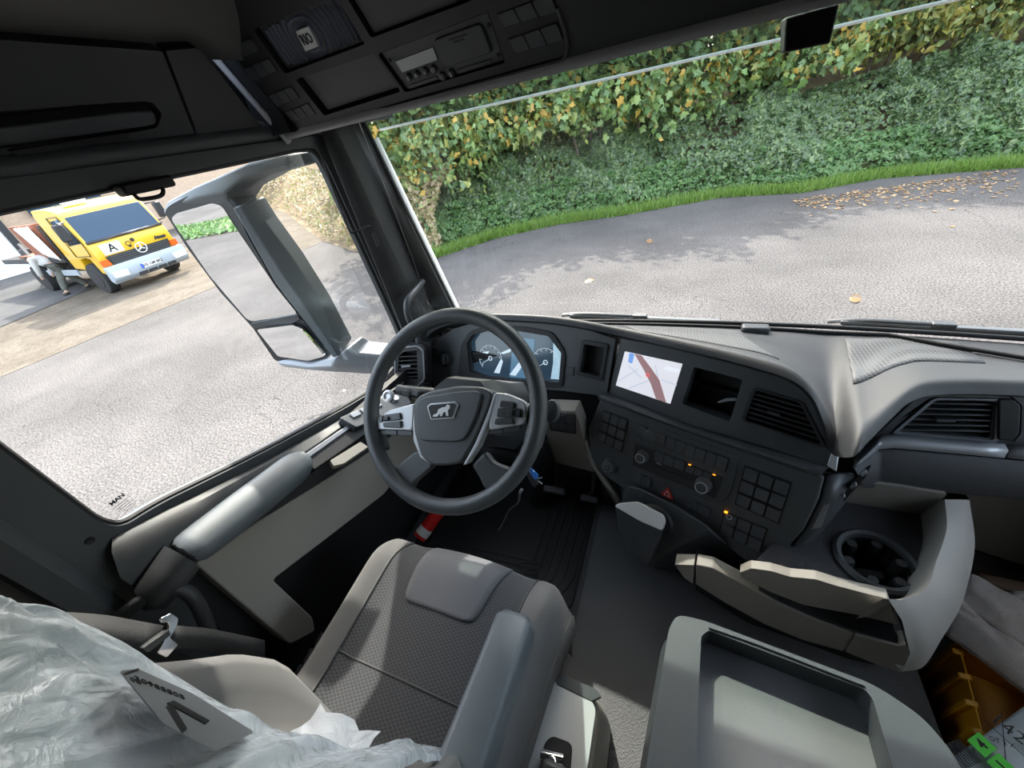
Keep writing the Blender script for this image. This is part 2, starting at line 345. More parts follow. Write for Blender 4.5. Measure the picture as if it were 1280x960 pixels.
# lower card: beige frame around a dark pocket
PB = Pl((-.85, 0, 0), u=(0, 1, 0), v=(0, 0, 1))
bo = [PB.ab(243, 704), PB.ab(330, 648), PB.ab(420, 592), PB.ab(470, 560), (.98, -.82), (.98, -1.0), PB.ab(480, 618), PB.ab(400, 680), PB.ab(341, 725), PB.ab(391, 772), PB.ab(394, 789), PB.ab(362, 806)]
panel('door_card', PB, rpoly(bo, .012), 'beige', dr, d0=-.05, d1=0, bevel=.008, seg=3)
panel('pocket_liner', PB, [(.02, -1.3), (1.0, -1.3), (1.0, -.72), (.1, -.66)], 'deep', dr, d0=-.07, d1=-.045)
# pull channel above the card and switch panel in front
ch = [(388, 590), (420, 563), (462, 530), (474, 545), (430, 577), (398, 598)]
ppanel('pull_channel', Pl((-.845, 0, 0), u=(0, 1, 0), v=(0, 0, 1)), [(246, 700), (392, 590), (470, 532), (490, 545), (420, 590), (330, 646)], 'black', dr, d0=-.04, d1=0, r=.005, bevel=.004)
PT = Pl(at(430, 560, x=-.84), u=nrm(at(462, 533, x=-.84)-at(390, 592, x=-.84)), v=(-.75, 0, .66))
ppanel('pull_tray', PT, [(386, 577), (448, 524), (460, 531), (455, 541), (396, 592)], 'deep', dr, d0=-.01, d1=.006, r=.006, bevel=.002)
ppanel('trim_strip', PT, [(414, 579), (448, 553), (457, 560), (430, 583), (418, 587)], 'beige', dr, d0=-.01, d1=.007, r=.003, bevel=.002)
ppanel('trim_strip', PT, [(384, 572), (446, 519), (450, 522), (388, 577)], 'steeltrim', dr, d0=-.01, d1=.010, r=.002, bevel=.001)
PS = Pl(at(455, 515, x=-.87), u=nrm(at(490, 488, x=-.87)-at(435, 520, x=-.87)), v=(-.8, 0, .6))
sp = ppanel('switch_panel', PS, [(428, 527), (482, 490), (500, 489), (505, 503), (447, 541)], 'charcoal', dr, d0=-.03, d1=.008, r=.008, bevel=.003)
for qd in ([(438, 522), (447, 516), (452, 522), (443, 528)], [(449, 515), (458, 509), (463, 515), (454, 521)], [(459, 508), (468, 502), (474, 508), (465, 514)]):
    ppanel('window_switch', PS, qd, 'steeltrim', sp, d0=.005, d1=.013, r=.003, bevel=.002)
lathe('mirror_knob', PS, PS.ab(486, 498), [(.016, .0), (.016, .014), (.012, .02)], 'silver', sp, 18); 
# grab loop low beside the B pillar
gb = tube('grab_handle', [at(150, 772, x=-.88), at(176, 751, x=-.86), at(205, 738, x=-.84), at(228, 738, x=-.83), at(245, 752, x=-.82), at(262, 790, x=-.82)], .013, 'black', k=5)
tag(gb, 'curved black grab handle low between the B-pillar and the driver seat', 'handle')
# passenger door: light card, dark handle slot, window opening with pane
pd = empty('door_2', (1.2, .5, -1.5), kind='structure')
PP = Pl((1.20, 0, 0), u=(0, -1, 0), v=(0, 0, 1))
panel('door_frame', PP, [(-1.27, -1.65), (.03, -1.65), (.03, .03), (-1.0, .03), (-1.04, -.66), (-1.27, -.68)], 'charcoal', pd, d0=-.05, d1=0, holes=[rpoly([(-.98, -.70), (-.08, -.52), (-.08, -.01), (-.92, -.01)], .04)], bevel=.004)
panel('window_pane', PP, [(-1.0, -.72), (-.06, -.54), (-.06, 0), (-.94, 0)], 'windowglass', pd, d0=-.035, d1=-.03)
panel('door_card', PP, rpoly([(-1.02, -1.06), (-.1, -1.02), (-.1, -.62), (-1.02, -.74)], .03), 'beige_light', pd, d0=-.01, d1=.05, bevel=.015, seg=3)
panel('lower_card', PP, rpoly([(-1.02, -1.50), (-.1, -1.50), (-.1, -1.09), (-1.02, -1.13)], .02), 'beige', pd, d0=-.01, d1=.03, bevel=.01)
panel('handle_slot', PP, rpoly([(-.95, -1.135), (-.2, -1.10), (-.2, -1.075), (-.95, -1.105)], .008), 'deep', pd, d0=-.01, d1=.045, bevel=.002)
# ================================================================== OUTSIDE: GROUND
def gmat(name, c1, c2, c3, crack=(.05, .045, .04), cs=.9, scale=.35, bump=.5, fine=60, fc=.25, cw=.012):
    m = bpy.data.materials.new(name); m.use_nodes = True; t = m.node_tree; N = t.nodes; L = t.links; p = N['Principled BSDF']
    g = N.new('ShaderNodeNewGeometry')
    n1 = N.new('ShaderNodeTexNoise'); n1.inputs['Scale'].default_value = scale; n1.inputs['Detail'].default_value = 8; n1.inputs['Roughness'].default_value = .65
    r1 = N.new('ShaderNodeValToRGB'); e = r1.color_ramp.elements; e[0].position = .40; e[1].position = .62; e[0].color = c1+(1,); e[1].color = c2+(1,)
    n2 = N.new('ShaderNodeTexNoise'); n2.inputs['Scale'].default_value = fine; n2.inputs['Detail'].default_value = 4
    r2 = N.new('ShaderNodeValToRGB'); e = r2.color_ramp.elements; e[0].position = .38; e[1].position = .62; e[0].color = (.45, .45, .45, 1); e[1].color = (1.35, 1.32, 1.3, 1)
    mx = N.new('ShaderNodeMixRGB'); mx.blend_type = 'MULTIPLY'; mx.inputs[0].default_value = fc*2
    L.new(g.outputs['Position'], n1.inputs['Vector']); L.new(g.outputs['Position'], n2.inputs['Vector'])
    L.new(n1.outputs['Fac'], r1.inputs[0]); L.new(n2.outputs['Fac'], r2.inputs[0]); L.new(r1.outputs[0], mx.inputs[1]); L.new(r2.outputs[0], mx.inputs[2])
    # cracks: warped cell borders, faded in patches
    nw = N.new('ShaderNodeTexNoise'); nw.inputs['Scale'].default_value = 1.6; nw.inputs['Detail'].default_value = 5
    va = N.new('ShaderNodeVectorMath'); va.operation = 'MULTIPLY_ADD'; va.inputs[1].default_value = (.9, .9, 0)
    L.new(g.outputs['Position'], nw.inputs['Vector']); L.new(nw.outputs['Color'], va.inputs[0]); L.new(g.outputs['Position'], va.inputs[2])
    vo = N.new('ShaderNodeTexVoronoi'); vo.feature = 'DISTANCE_TO_EDGE'; vo.inputs['Scale'].default_value = cs; L.new(va.outputs[0], vo.inputs['Vector'])
    rc = N.new('ShaderNodeValToRGB'); e = rc.color_ramp.elements; e[0].position = 0; e[1].position = cw; e[0].color = (1, 1, 1, 1); e[1].color = (0, 0, 0, 1)
    L.new(vo.outputs['Distance'], rc.inputs[0])
    pn = N.new('ShaderNodeTexNoise'); pn.inputs['Scale'].default_value = .28; rp = N.new('ShaderNodeValToRGB'); rp.color_ramp.elements[0].position = .42; rp.color_ramp.elements[1].position = .6
    L.new(g.outputs['Position'], pn.inputs['Vector']); L.new(pn.outputs['Fac'], rp.inputs[0])
    mm = N.new('ShaderNodeMath'); mm.operation = 'MULTIPLY'; L.new(rc.outputs[0], mm.inputs[0]); L.new(rp.outputs[0], mm.inputs[1])
    mx2 = N.new('ShaderNodeMixRGB'); mx2.inputs[2].default_value = crack+(1,); L.new(mm.outputs[0], mx2.inputs[0]); L.new(mx.outputs[0], mx2.inputs[1])
    L.new(mx2.outputs[0], p.inputs['Base Color']); p.inputs['Roughness'].default_value = .85; p.inputs['Specular IOR Level'].default_value = .04
    b = N.new('ShaderNodeBump'); b.inputs['Strength'].default_value = bump; b.inputs['Distance'].default_value = .01; L.new(n2.outputs['Fac'], b.inputs['Height']); L.new(b.outputs[0], p.inputs['Normal'])
    MAT[name] = m
gmat('asphalt', (.084, .079, .0755), (.118, .110, .105), None, crack=(.035, .032, .03), cs=1.3, cw=.006, fc=.42, fine=45)
gmat('asphalt_dark', (.07, .07, .07), (.10, .098, .097), None, cs=.3)
gmat('cobble', (.10, .085, .068), (.14, .12, .097), None, crack=(.08, .066, .05), cs=4.2, scale=1.2, cw=.06, fc=.3)
gmat('soil', (.13, .10, .065), (.24, .19, .12), None, crack=(.08, .06, .04), cs=3, scale=1.5)
GZ = -2.6
def gpoly(name, pts, m, z, kind='structure'):
    V = [(p[0], p[1], GZ+z) for p in pts]; o = mesh(name, V, [list(range(len(V)))], m, smooth=0); tag(o, kind=kind); return o
o = grid('asphalt_ground', [[(x, y, GZ) for x in np.linspace(-90, 60, 16)] for y in np.linspace(-60, 60, 13)], 'asphalt', smooth=0); tag(o, kind='structure')
# paved strip of small stones and the darker road beyond it, seen through the side window
s0, s1 = G(0, 472), G(285, 352); s2, s3 = G(0, 409), G(255, 300)
d1 = nrm(s1-s0); d2 = nrm(s3-s2)
cq_ = [s0-d1*14, s0+d1*32, s2+d2*30, s2-d2*14]
o = grid('cobble_strip', [[bil(cq_, a, b)*np.array([1, 1, 0])+np.array([0, 0, GZ+.006]) for a in np.linspace(0, 1, 24)] for b in np.linspace(0, 1, 6)], 'cobble', smooth=0); tag(o, kind='structure')
gpoly('far_road', [s2-d2*14, G(117, 360), G(60, 330), G(0, 345)+np.array([-3, -2, 0]), s2-d2*14+np.array([-16, 0, 0])], 'asphalt_dark', .02)
# verge: soil bank behind the kerb line
CURB = [G(250, 262), G(352, 262), G(400, 300), G(452, 318), G(545, 322), G(620, 297), G(700, 279), G(780, 268), G(900, 246), G(1000, 240), G(1100, 222), G(1200, 214), G(1290, 207), G(1420, 197), G(1600, 185)]
def bank(t, d):
    """t in 0..1 along the kerb, d metres back from it"""
    p = polyat(CURB, t); q = polyat(CURB, min(t+.01, 1)); r_ = polyat(CURB, max(t-.01, 0)); tg = nrm(q-r_); nn = np.array([-tg[1], tg[0], 0])
    h = .05*min(d, .5)+.40*max(0, d-.6) if d < 7 else .025+.40*6.4+.05*(d-7)
    return np.array([p[0], p[1], GZ])+nn*d+np.array([0, 0, h])
o = grid('verge_bank', [[bank(t, d)+np.array([0, 0, .01]) for t in np.linspace(0, 1, 60)] for d in (0, .3, .6, 1.5, 3, 5, 7, 16)], 'soil'); tag(o, kind='structure')
# ------------------------------------------------------------------ foliage
def leafmat(name, cols, tr=.35, rough=.45):
    m = bpy.data.materials.new(name); m.use_nodes = True; t = m.node_tree; N = t.nodes; L = t.links; p = N['Principled BSDF']
    g = N.new('ShaderNodeNewGeometry'); r = N.new('ShaderNodeValToRGB'); r.color_ramp.interpolation = 'CONSTANT'
    while len(r.color_ramp.elements) < len(cols): r.color_ramp.elements.new(.5)
    for i, c in enumerate(cols): r.color_ramp.elements[i].position = i/len(cols); r.color_ramp.elements[i].color = tuple(c)+(1,)
    L.new(g.outputs['Random Per Island'], r.inputs[0]); L.new(r.outputs[0], p.inputs['Base Color']); p.inputs['Roughness'].default_value = rough; p.inputs['Specular IOR Level'].default_value = .6
    tl = N.new('ShaderNodeBsdfTranslucent'); L.new(r.outputs[0], tl.inputs[0]); mx = N.new('ShaderNodeMixShader'); mx.inputs[0].default_value = tr
    o = N['Material Output']; L.new(p.outputs[0], mx.inputs[1]); L.new(tl.outputs[0], mx.inputs[2]); L.new(mx.outputs[0], o.inputs[0]); MAT[name] = m
leafmat('ivyleaf', [(.08, .135, .05), (.115, .18, .06), (.09, .135, .065), (.145, .205, .08), (.11, .165, .075), (.19, .25, .10)], rough=.32)
leafmat('mapleleaf', [(.20, .27, .07), (.14, .23, .06), (.27, .31, .09), (.17, .26, .08), (.30, .31, .08), (.11, .19, .06), (.22, .30, .10), (.16, .24, .10), (.13, .20, .08), (.44, .28, .05)])
leafmat('yellowleaf', [(.30, .28, .06), (.36, .34, .08), (.22, .25, .07), (.17, .23, .07), (.32, .25, .05), (.26, .29, .09), (.14, .20, .08)])
leafmat('nettleleaf', [(.085, .17, .045), (.11, .20, .06), (.07, .14, .045), (.14, .22, .07)])
leafmat('darkleaf', [(.05, .09, .035), (.07, .12, .05), (.045, .08, .035)])
leafmat('dryleaf', [(.36, .27, .15), (.30, .21, .11), (.42, .33, .20), (.22, .20, .08), (.28, .30, .10)])
leafmat('grassblade', [(.15, .26, .04), (.19, .31, .05), (.12, .21, .04), (.24, .33, .08)], rough=.5)
leafmat('litter', [(.34, .20, .09), (.42, .27, .14), (.26, .15, .07), (.48, .33, .18)])
mat('bark', (.12, .095, .07), .9, bump=(40, .8, 'noise', .02))
# a lobed leaf outline (fan) and a plain one
LOBED = np.array([(0, -.1), (.30, .02), (.22, .22), (.52, .42), (.28, .52), (.0, 1.0), (-.28, .52), (-.52, .42), (-.22, .22), (-.30, .02)])
PLAIN = np.array([(0, 0), (.34, .42), (0, 1.0), (-.34, .42)])
def leaves(name, P, Nn, size, m, parent=None, shape=PLAIN, kind='stuff', droop=.5):
    """P, Nn: points and outward normals (n,3)"""
    n = len(P); k = len(shape)
    rv = RNG.normal(size=(n, 3)); nn = Nn+.55*rv; nn /= np.linalg.norm(nn, axis=1)[:, None]
    dn = np.tile(np.array([0, 0, -droop]), (n, 1))+RNG.normal(size=(n, 3))*.6
    tip = dn-(dn*nn).sum(1)[:, None]*nn; tip /= np.linalg.norm(tip, axis=1)[:, None]; sd_ = np.cross(nn, tip)
    s = size*RNG.uniform(.6, 1.25, n)[:, None, None]
    V = P[:, None]+s*(shape[None, :, :1]*sd_[:, None]+(shape[None, :, 1:]-.4)*tip[:, None]+(np.abs(shape[None, :, :1])*-.35)*nn[:, None])
    V = V.reshape(-1, 3)+EYE; me = bpy.data.meshes.new(name)
    if k == 4: F = [(4*i, 4*i+1, 4*i+2, 4*i+3) for i in range(n)]
    else: F = [tuple(range(k*i, k*i+k)) for i in range(n)]
    me.from_pydata(V.tolist(), [], F); me.materials.append(MAT[m]); o = bpy.data.objects.new(name, me); COL.objects.link(o); par(o, parent)
    if kind: o['kind'] = kind
    return o
def blob(c, r, n, lump=.25, seed=0, lower=-.6):
    """points on a lumpy ellipsoid shell"""
    d = RNG.normal(size=(int(n*1.5), 3)); d /= np.linalg.norm(d, axis=1)[:, None]; d = d[d[:, 2] > lower][:n]
    k = np.array([1+lump*noise.noise(Vector(x)*2.3+Vector((seed, seed*1.7, 0))) + lump*.6*noise.noise(Vector(x)*5+Vector((seed, 3, 0))) for x in d])
    k *= RNG.uniform(.80, 1.03, len(d)); return np.array(c)+d*k[:, None]*np.array(r), d
def shrub(name, t, d, h, rr, n, size, m, label, cat, shape=PLAIN, nb=4, base=None, group=None):
    b = bank(t, d) if base is None else np.array(base); e = empty(name, b, label, cat, group)
    Ps, Ns = [], []; tg = nrm(bank(min(t+.02, 1), d)-bank(max(t-.02, 0), d)); rs = np.random.default_rng(int(t*1000+h*10))
    for i in range(nb):
        q = b+tg*rr*(-.75+1.5*(i+.5)/nb)+np.array([0, rs.uniform(-.2, .3)*rr, h*rs.uniform(.42, .62)]); r3 = np.array([rr*.6, rr*.55, h*.48])*rs.uniform(.8, 1.15)
        p, nn = blob(q, r3, n//nb, .45, t*37+i); Ps.append(p); Ns.append(nn+np.array([0, 0, .35]))
        tube('stem', [b+tg*rr*(-.3+.6*(i+.5)/nb), lerp(b, q, .6)+np.array([.1, 0, 0]), q+np.array([0, 0, h*.25])], lambda s: .05*(1-.7*s), 'bark', e, n=6, k=4)
    leaves('foliage', np.concatenate(Ps), np.concatenate(Ns), size, m, e, shape); return e
# the ivy and bramble bank that fills the lower half
def sheet(n, t0, t1, f, lump, seed):
    T = RNG.uniform(t0, t1, n); D = RNG.uniform(0, 1, n); P = np.zeros((n, 3)); 
    for i in range(n):
        p, nn = f(T[i], D[i]); nz = lump*(noise.noise(Vector((T[i]*40, D[i]*4, seed)))+.5*noise.noise(Vector((T[i]*95, D[i]*9, seed)))); P[i] = p+nn*nz*RNG.uniform(.6, 1.1)
    return P
def ivyf(t, s):
    hmax = 1.75+.5*noise.noise(Vector((t*14, 0, 2)))+.9*max(0, t-.7)
    p = bank(t, .55+s*2.9); p[2] = GZ+.1+hmax*math.sin(s*math.pi/2)**.8; return p, np.array([0, -.8, .6])
P = sheet(52000, .30, 1, ivyf, .6, 1)
o = leaves('ivy_bank', P, np.tile(np.array([0, -.75, .75]), (len(P), 1)), .15, 'ivyleaf'); tag(o, 'dense green ivy and bramble bank along the back of the yard', 'hedge', kind='stuff')
def ivyin(t, s):
    p, n_ = ivyf(t, s); return p+np.array([0, .45, -.25]), n_
P = sheet(20, .3, 1, ivyin, .1, 1)
o = grid('hedge_core', [[ivyin(t, s)[0] for t in np.linspace(.28, 1, 50)] for s in np.linspace(0, 1, 8)], 'soil'); tag(o, kind='structure')
def nettle(t, s):
    p = bank(t, .3+s*.8); p[2] = GZ+.08+.75*s**.7; return p, np.array([0, -.8, .6])
P = sheet(15000, .28, 1, nettle, .28, 5)
o = leaves('nettle_fringe', P, np.tile(np.array([0, -.6, .9]), (len(P), 1)), .12, 'nettleleaf'); tag(o, 'bright green nettles at the foot of the ivy bank', 'weeds', kind='stuff')
# grass strip along the kerb, blades
n = 26000; T = RNG.uniform(.27, 1, n); V = []; F = []
for i in range(n):
    d = abs(RNG.normal(0, .28))-.12; p = bank(T[i], max(d, 0)); p[1] -= max(0, -d); h = RNG.uniform(.07, .26); a = RNG.uniform(0, 6.28); wv = .012; l = RNG.normal(0, .07, 2)
    V += [p+np.array([math.cos(a)*wv, math.sin(a)*wv, 0]), p-np.array([math.cos(a)*wv, math.sin(a)*wv, 0]), p+np.array([l[0], l[1], h])]; F.append((3*i, 3*i+1, 3*i+2))
o = mesh('grass_strip', V, F, 'grassblade', smooth=0, fix=False); tag(o, 'strip of long bright green grass along the edge of the asphalt', 'grass', kind='stuff')
# fallen leaves
n = 520; q = [G(990, 250), G(1270, 212), G(1275, 246), G(1000, 266)]
P = np.array([bil(q, RNG.uniform(0, 1), abs(RNG.normal(0, .45))) for _ in range(n)]); P[:, 2] = GZ+.02
o = leaves('leaf_litter', P, np.tile(np.array([0, 0, 3.0]), (n, 1)), .085, 'litter', droop=0); tag(o, 'brown fallen leaves scattered on the asphalt below the ivy bank', 'leaves', kind='stuff')
for k, (px, py) in enumerate(((1069, 374), (812, 302), (735, 352))):
    p = G(px, py)+np.array([0, 0, .02]); o = leaves('fallen_leaf', p[None], np.array([[0, 0, 4.]]), .2, 'litter', shape=LOBED, kind=None, droop=0)
    tag(o, ['single orange-brown leaf on the sunlit asphalt right of centre', 'small brown leaf near the grass, lying on asphalt', 'small dry leaf on shaded asphalt above the dashboard'][k], 'leaf')
# trees and shrubs behind and above the ivy
shrub('maple_tree', .36, 2.6, 4.0, 2.6, 12000, .19, 'mapleleaf', 'broad maple with yellow-green leaves at the left end of the windscreen view', 'tree', LOBED, 6)
shrub('maple_tree', .50, 2.4, 4.0, 2.6, 12000, .19, 'mapleleaf', 'drooping maple with grey-green and orange leaves right of the left pillar', 'tree', LOBED, 6)
shrub('maple_tree', .60, 3.2, 4.4, 2.3, 9000, .19, 'mapleleaf', 'maple rising above the ivy left of the black sensor housing', 'tree', LOBED, 5)
shrub('yellow_shrub', .73, 3.6, 4.6, 2.4, 12000, .20, 'yellowleaf', 'yellowing shrub above the ivy just right of the black sensor housing', 'shrub', PLAIN, 5)
shrub('yellow_shrub', .86, 3.6, 5.4, 2.6, 14000, .20, 'yellowleaf', 'tall yellowing shrub at the top right corner above the ivy', 'shrub', PLAIN, 5)
shrub('yellow_shrub', .97, 3.4, 5.4, 2.6, 9000, .20, 'yellowleaf', 'yellow-leaved shrub at the far right end of the ivy bank', 'shrub', PLAIN, 5)
shrub('green_shrub', .25, 1.8, 3.6, 1.7, 5000, .17, 'mapleleaf', 'yellow-green bush seen through the side window beside the pillar', 'shrub', PLAIN, 4)
for i, (t, h) in enumerate(((.55, 5.6), (.64, 5.8), (.75, 6.2), (.85, 6.5), (.95, 7))):
    shrub('background_tree', t, 7.5, h, 3.6, 7000, .32, 'darkleaf', ['dark tree showing through the tinted visor left of the sensor housing', 'dark tree showing through the tinted visor behind the sensor housing', 'dark tree showing through the tinted visor right of the sensor housing', 'dark tree behind the tall yellowing shrub', 'dark tree behind the yellow-leaved shrub at the far right end'][i], 'tree', PLAIN, 4)
# dry brown scrub behind the mirror
def scrub(t, s):
    p = bank(t, .2+s*1.6); p[2] = GZ+.05+1.7*s**.6; return p, np.array([.3, -.8, .5])
P = sheet(9000, .02, .30, scrub, .4, 9)
o = leaves('dry_scrub', P, np.tile(np.array([.3, -.6, .8]), (len(P), 1)), .13, 'dryleaf'); tag(o, 'dry brown scrub behind the outside mirror at the yard edge', 'scrub', kind='stuff')
# grass bank behind the lorry, seen only in the outside mirror
n = 6000; P = np.stack([RNG.uniform(-26, -3, n), -17-RNG.uniform(0, 5, n), np.full(n, GZ+.1)], 1)
o = leaves('grass_patch', P, np.tile(np.array([0, 0, 1.]), (n, 1)), .3, 'nettleleaf', droop=-.8); tag(o, 'patch of green grass reflected at the top of the outside mirror', 'grass', kind='stuff')
# ================================================================== OVERHEAD CONSOLE
oc = empty('overhead_console', (-.3, .85, .03), 'black overhead console above the windscreen with speaker, radio slots and switches', 'console')
PO = Pl((-.94, .85, .035), 4, -28)
def z2(x, y): return (240+x/2.667, y/2.667)
def Z2(*q): return [z2(*p) for p in q]
ins = lambda q, s: inset(PO.loop(q), s)
spk = Z2((203, 98), (478, -12), (578, 147), (310, 247)); cA = Z2((497, -38), (905, -182), (1000, -22), (597, 127)); cB = Z2((345, 265), (602, 176), (697, 306), (440, 386)); tac = Z2((618, 180), (988, 38), (1045, 210), (710, 309))
body = [PO.ab(*z2(40, 130)), PO.ab(*z2(332, 466)), (2.15, .040), (2.15, .40), (.12, .42)]
panel('console_body', PO, rpoly(body, [.01, .01, 0, 0, 0]), 'black', oc, d0=-.03, d1=0, holes=[rpoly(PO.loop(h), .006) for h in (spk, cA, cB, tac)], bevel=.003)
panel('inner_back', PO, [(.02, .0), (1.0, .0), (1.0, .4), (.1, .4)], 'deep', oc, d0=-.05, d1=-.035)
# framed border of the switch field
brd = PO.loop(Z2((95, 138), (352, 440), (1180, 212), (1262, 190), (1240, 80), (1150, -160)))
tube('raised_border', [PO.w(a, b, .001) for a, b in rpoly(brd, .025)[4:-5]], .0035, 'black', oc, n=6, k=1)
# pale lower rail and slanted left edge
grid('edge_rail', [[PO.w(a, b0+.021*a, d), PO.w(a, b1+.021*a, d1_), PO.w(a, b2+.021*a, d2_), PO.w(a, b3+.021*a, d3_)] for a, b0, d, b1, d1_, b2, d2_, b3, d3_ in [(a, .004, .0, -.001, .010, -.009, .011, -.014, -.004) for a in (PO.ab(*z2(335, 470))[0]-.004, .5, 1.2, 2.15)]], 'railgrey', oc, smooth=60)
e0, e1 = PO.ab(*z2(38, 128)), PO.ab(*z2(330, 468))
tube('edge_rail', [PO.w(*e0, .010), PO.w(*lerp(e0, e1, .5), .010), PO.w(*e1, .008)], .007, 'railgrey', oc, n=8, k=1)
# speaker plate with ring ridges and name plate
sp = panel('speaker_panel', PO, ins(spk, .97), 'charcoal', oc, d0=-.03, d1=-.012)
q = [np.array(p) for p in ins(spk, .93)]; cS = np.array(PO.ab(*z2(378, 135))); eu = nrm(q[1]-q[0]); ev = nrm(q[0]-q[3]); V = []; F = []
def inq(p):
    return all(np.cross(np.append(q[(i+1) % 4]-q[i], 0), np.append(p-q[i], 0))[2] < 0 for i in range(4))
for k in range(2, 15):
    r = .0100*k; prev = None
    for j in range(73):
        a = 2*math.pi*j/72; cc, ss = math.cos(a), math.sin(a); g = (abs(cc)**3+abs(ss)**3)**(1/3.)
        dirv = (eu*cc*1.1+ev*ss)/g; p = cS+dirv*r
        if inq(p):
            w_ = .0030; pts = [PO.w(*(p-nrm(dirv)*w_), -.012), PO.w(*p, -.007), PO.w(*(p+nrm(dirv)*w_), -.012)]
            i0 = len(V); V += pts
            if prev is not None: F += [(prev, prev+1, i0+1, i0), (prev+1, prev+2, i0+2, i0+1)]
            prev = i0
        else: prev = None
mat('ridge', (.20, .22, .30), .4)
mesh('ring_grille', V, F, 'ridge', sp, fix=False)
npx = PO.loop(Z2((340, 110), (383, 94), (417, 160), (374, 177)))
np_ = panel('name_plate', PO, npx, 'white', sp, d0=-.012, d1=-.005, bevel=.0006)
c = np.mean(np.array(npx), 0); ru = math.atan2(*(np.array(npx[1])-np.array(npx[0]))[::-1]); text('plate_text', 'RIO', PO, c[0], c[1], .022, 'deep', np_, d=-.0042, rot=ru, bold=.0003, sx=.78)
panel('compartment_lid', PO, ins(cA, .965), 'fascia', oc, d0=-.03, d1=-.008, bevel=.002)
panel('compartment_lid', PO, ins(cB, .93), 'fascia', oc, d0=-.03, d1=-.012, bevel=.002)
tg = panel('tachograph', PO, ins(tac, .97), 'fascia', oc, d0=-.03, d1=-.006, bevel=.002)
mat('lcd', (.50, .53, .54), .25)
ppanel('lcd_screen', PO, Z2((675, 210), (800, 163), (816, 204), (698, 246)), 'lcd', tg, d0=-.008, d1=-.004)
ppanel('card_lid', PO, Z2((803, 136), (960, 80), (998, 178), (842, 230)), 'fascia', tg, r=.006, d0=-.01, d1=-.001, bevel=.0015)
for g in ((855, 132, 915, 112), (870, 140, 905, 128)): ppanel('lid_slot', PO, Z2((g[0], g[1]), (g[2], g[3]), (g[2]+2, g[3]+6), (g[0]+2, g[1]+6)), 'deep', tg, d0=-.002, d1=-.0005)
for k, (x, y) in enumerate(((720, 263), (747, 253), (775, 244), (803, 236), (832, 259), (862, 249))):
    b_ = lathe('round_key', PO, PO.ab(*z2(x, y)), [(.0068, -.008), (.0068, -.002), (.005, -.0008)], 'button', tg, 14)
    a_, c_ = PO.ab(*z2(x, y)); text('key_mark', 'BAVO12'[k], PO, a_, c_, .0085, 'offwhite', b_, d=.0, ext=.0003, rot=.0)
for g in (((716, 290), (812, 258), (818, 270), (722, 302)), ((878, 238), (992, 203), (996, 216), (884, 252))): ppanel('paper_slot', PO, Z2(*g), 'button', tg, r=.003, d0=-.008, d1=-.004, bevel=.001)
for x, y in ((655, 208), (1018, 190), (695, 290), (985, 92)): lathe('screw', PO, PO.ab(*z2(x, y)), [(.0035, -.008), (.003, -.004)], 'deep', tg, 10)
def bank_of(pl, quad, nc, nr, parent, name='button', m='button', d0=-.002, d1=.007, gap=.06, r=.003, bevel=.0012, px=True, field=True):
    Q = [np.array(p) for p in (pl.loop(quad) if px else quad)]; out = []
    if field: panel('key_bed', pl, inset([tuple(q_) for q_ in Q], 1.03), 'deep', parent, d0=d0, d1=.0006)
    for j in range(nr):
        for i in range(nc):
            s0, s1, t0, t1 = (i+gap/2)/nc, (i+1-gap/2)/nc, (j+(gap if nr < 3 else .22)/2)/nr, (j+1-(gap if nr < 3 else .22)/2)/nr
            out.append(panel(name, pl, rpoly([tuple(bil(Q, s0, t0)), tuple(bil(Q, s1, t0)), tuple(bil(Q, s1, t1)), tuple(bil(Q, s0, t1))], r, 3), m, parent, d0=d0, d1=d1, bevel=bevel))
    return out
for qd in (((110, 158), (198, 124), (227, 166), (140, 206)), ((170, 230), (256, 190), (286, 235), (205, 272)), ((253, 317), (332, 285), (360, 325), (285, 355)), ((308, 373), (387, 342), (414, 380), (338, 405))):
    bank_of(PO, Z2(*qd), 3, 1, oc, d1=.0025, m='fascia')
for qd in (((1016, 46), (1195, -22), (1222, 38), (1042, 92)), ((1052, 130), (1216, 72), (1242, 132), (1080, 178))): bank_of(PO, Z2(*qd), 3, 1, oc, d1=.0025, m='fascia')
# ------------------------------------------------------------------ sensor housing at the top of the screen
q = [at(981, 22, y=1.165), at(1050, 4, y=1.165), at(1038, 54, y=1.13), at(980, 66, y=1.13)]
sh = hexa('sensor_housing', [p for p in q]+[p+np.array([0, .05, .0]) for p in q], 'deep', bevel=.004); tag(sh, 'small black sensor housing hanging from the top of the windscreen', 'sensor')
# outside sun visor: tinted plate along the top of the screen
vi = empty('sun_visor', (XC, 1.35, .05), 'smoke-tinted outside sun visor strip along the top of the windscreen', 'visor')
xs2 = np.linspace(-.96, 1.2, 13)
def vy(x): return 1.37-.08*(x-XC)**2
grid('visor_plate', [[(x, vy(x), .012+.03*(x+1)/1.4) for x in xs2], [(x, vy(x)-.03, .16) for x in xs2], [(x, vy(x)-.10, .30) for x in xs2]], 'visortint', vi, solid=.006)
tube('visor_lip', [(x, vy(x), .010+.03*(x+1)/1.4) for x in xs2], .0042, 'white', vi, n=6, k=1)
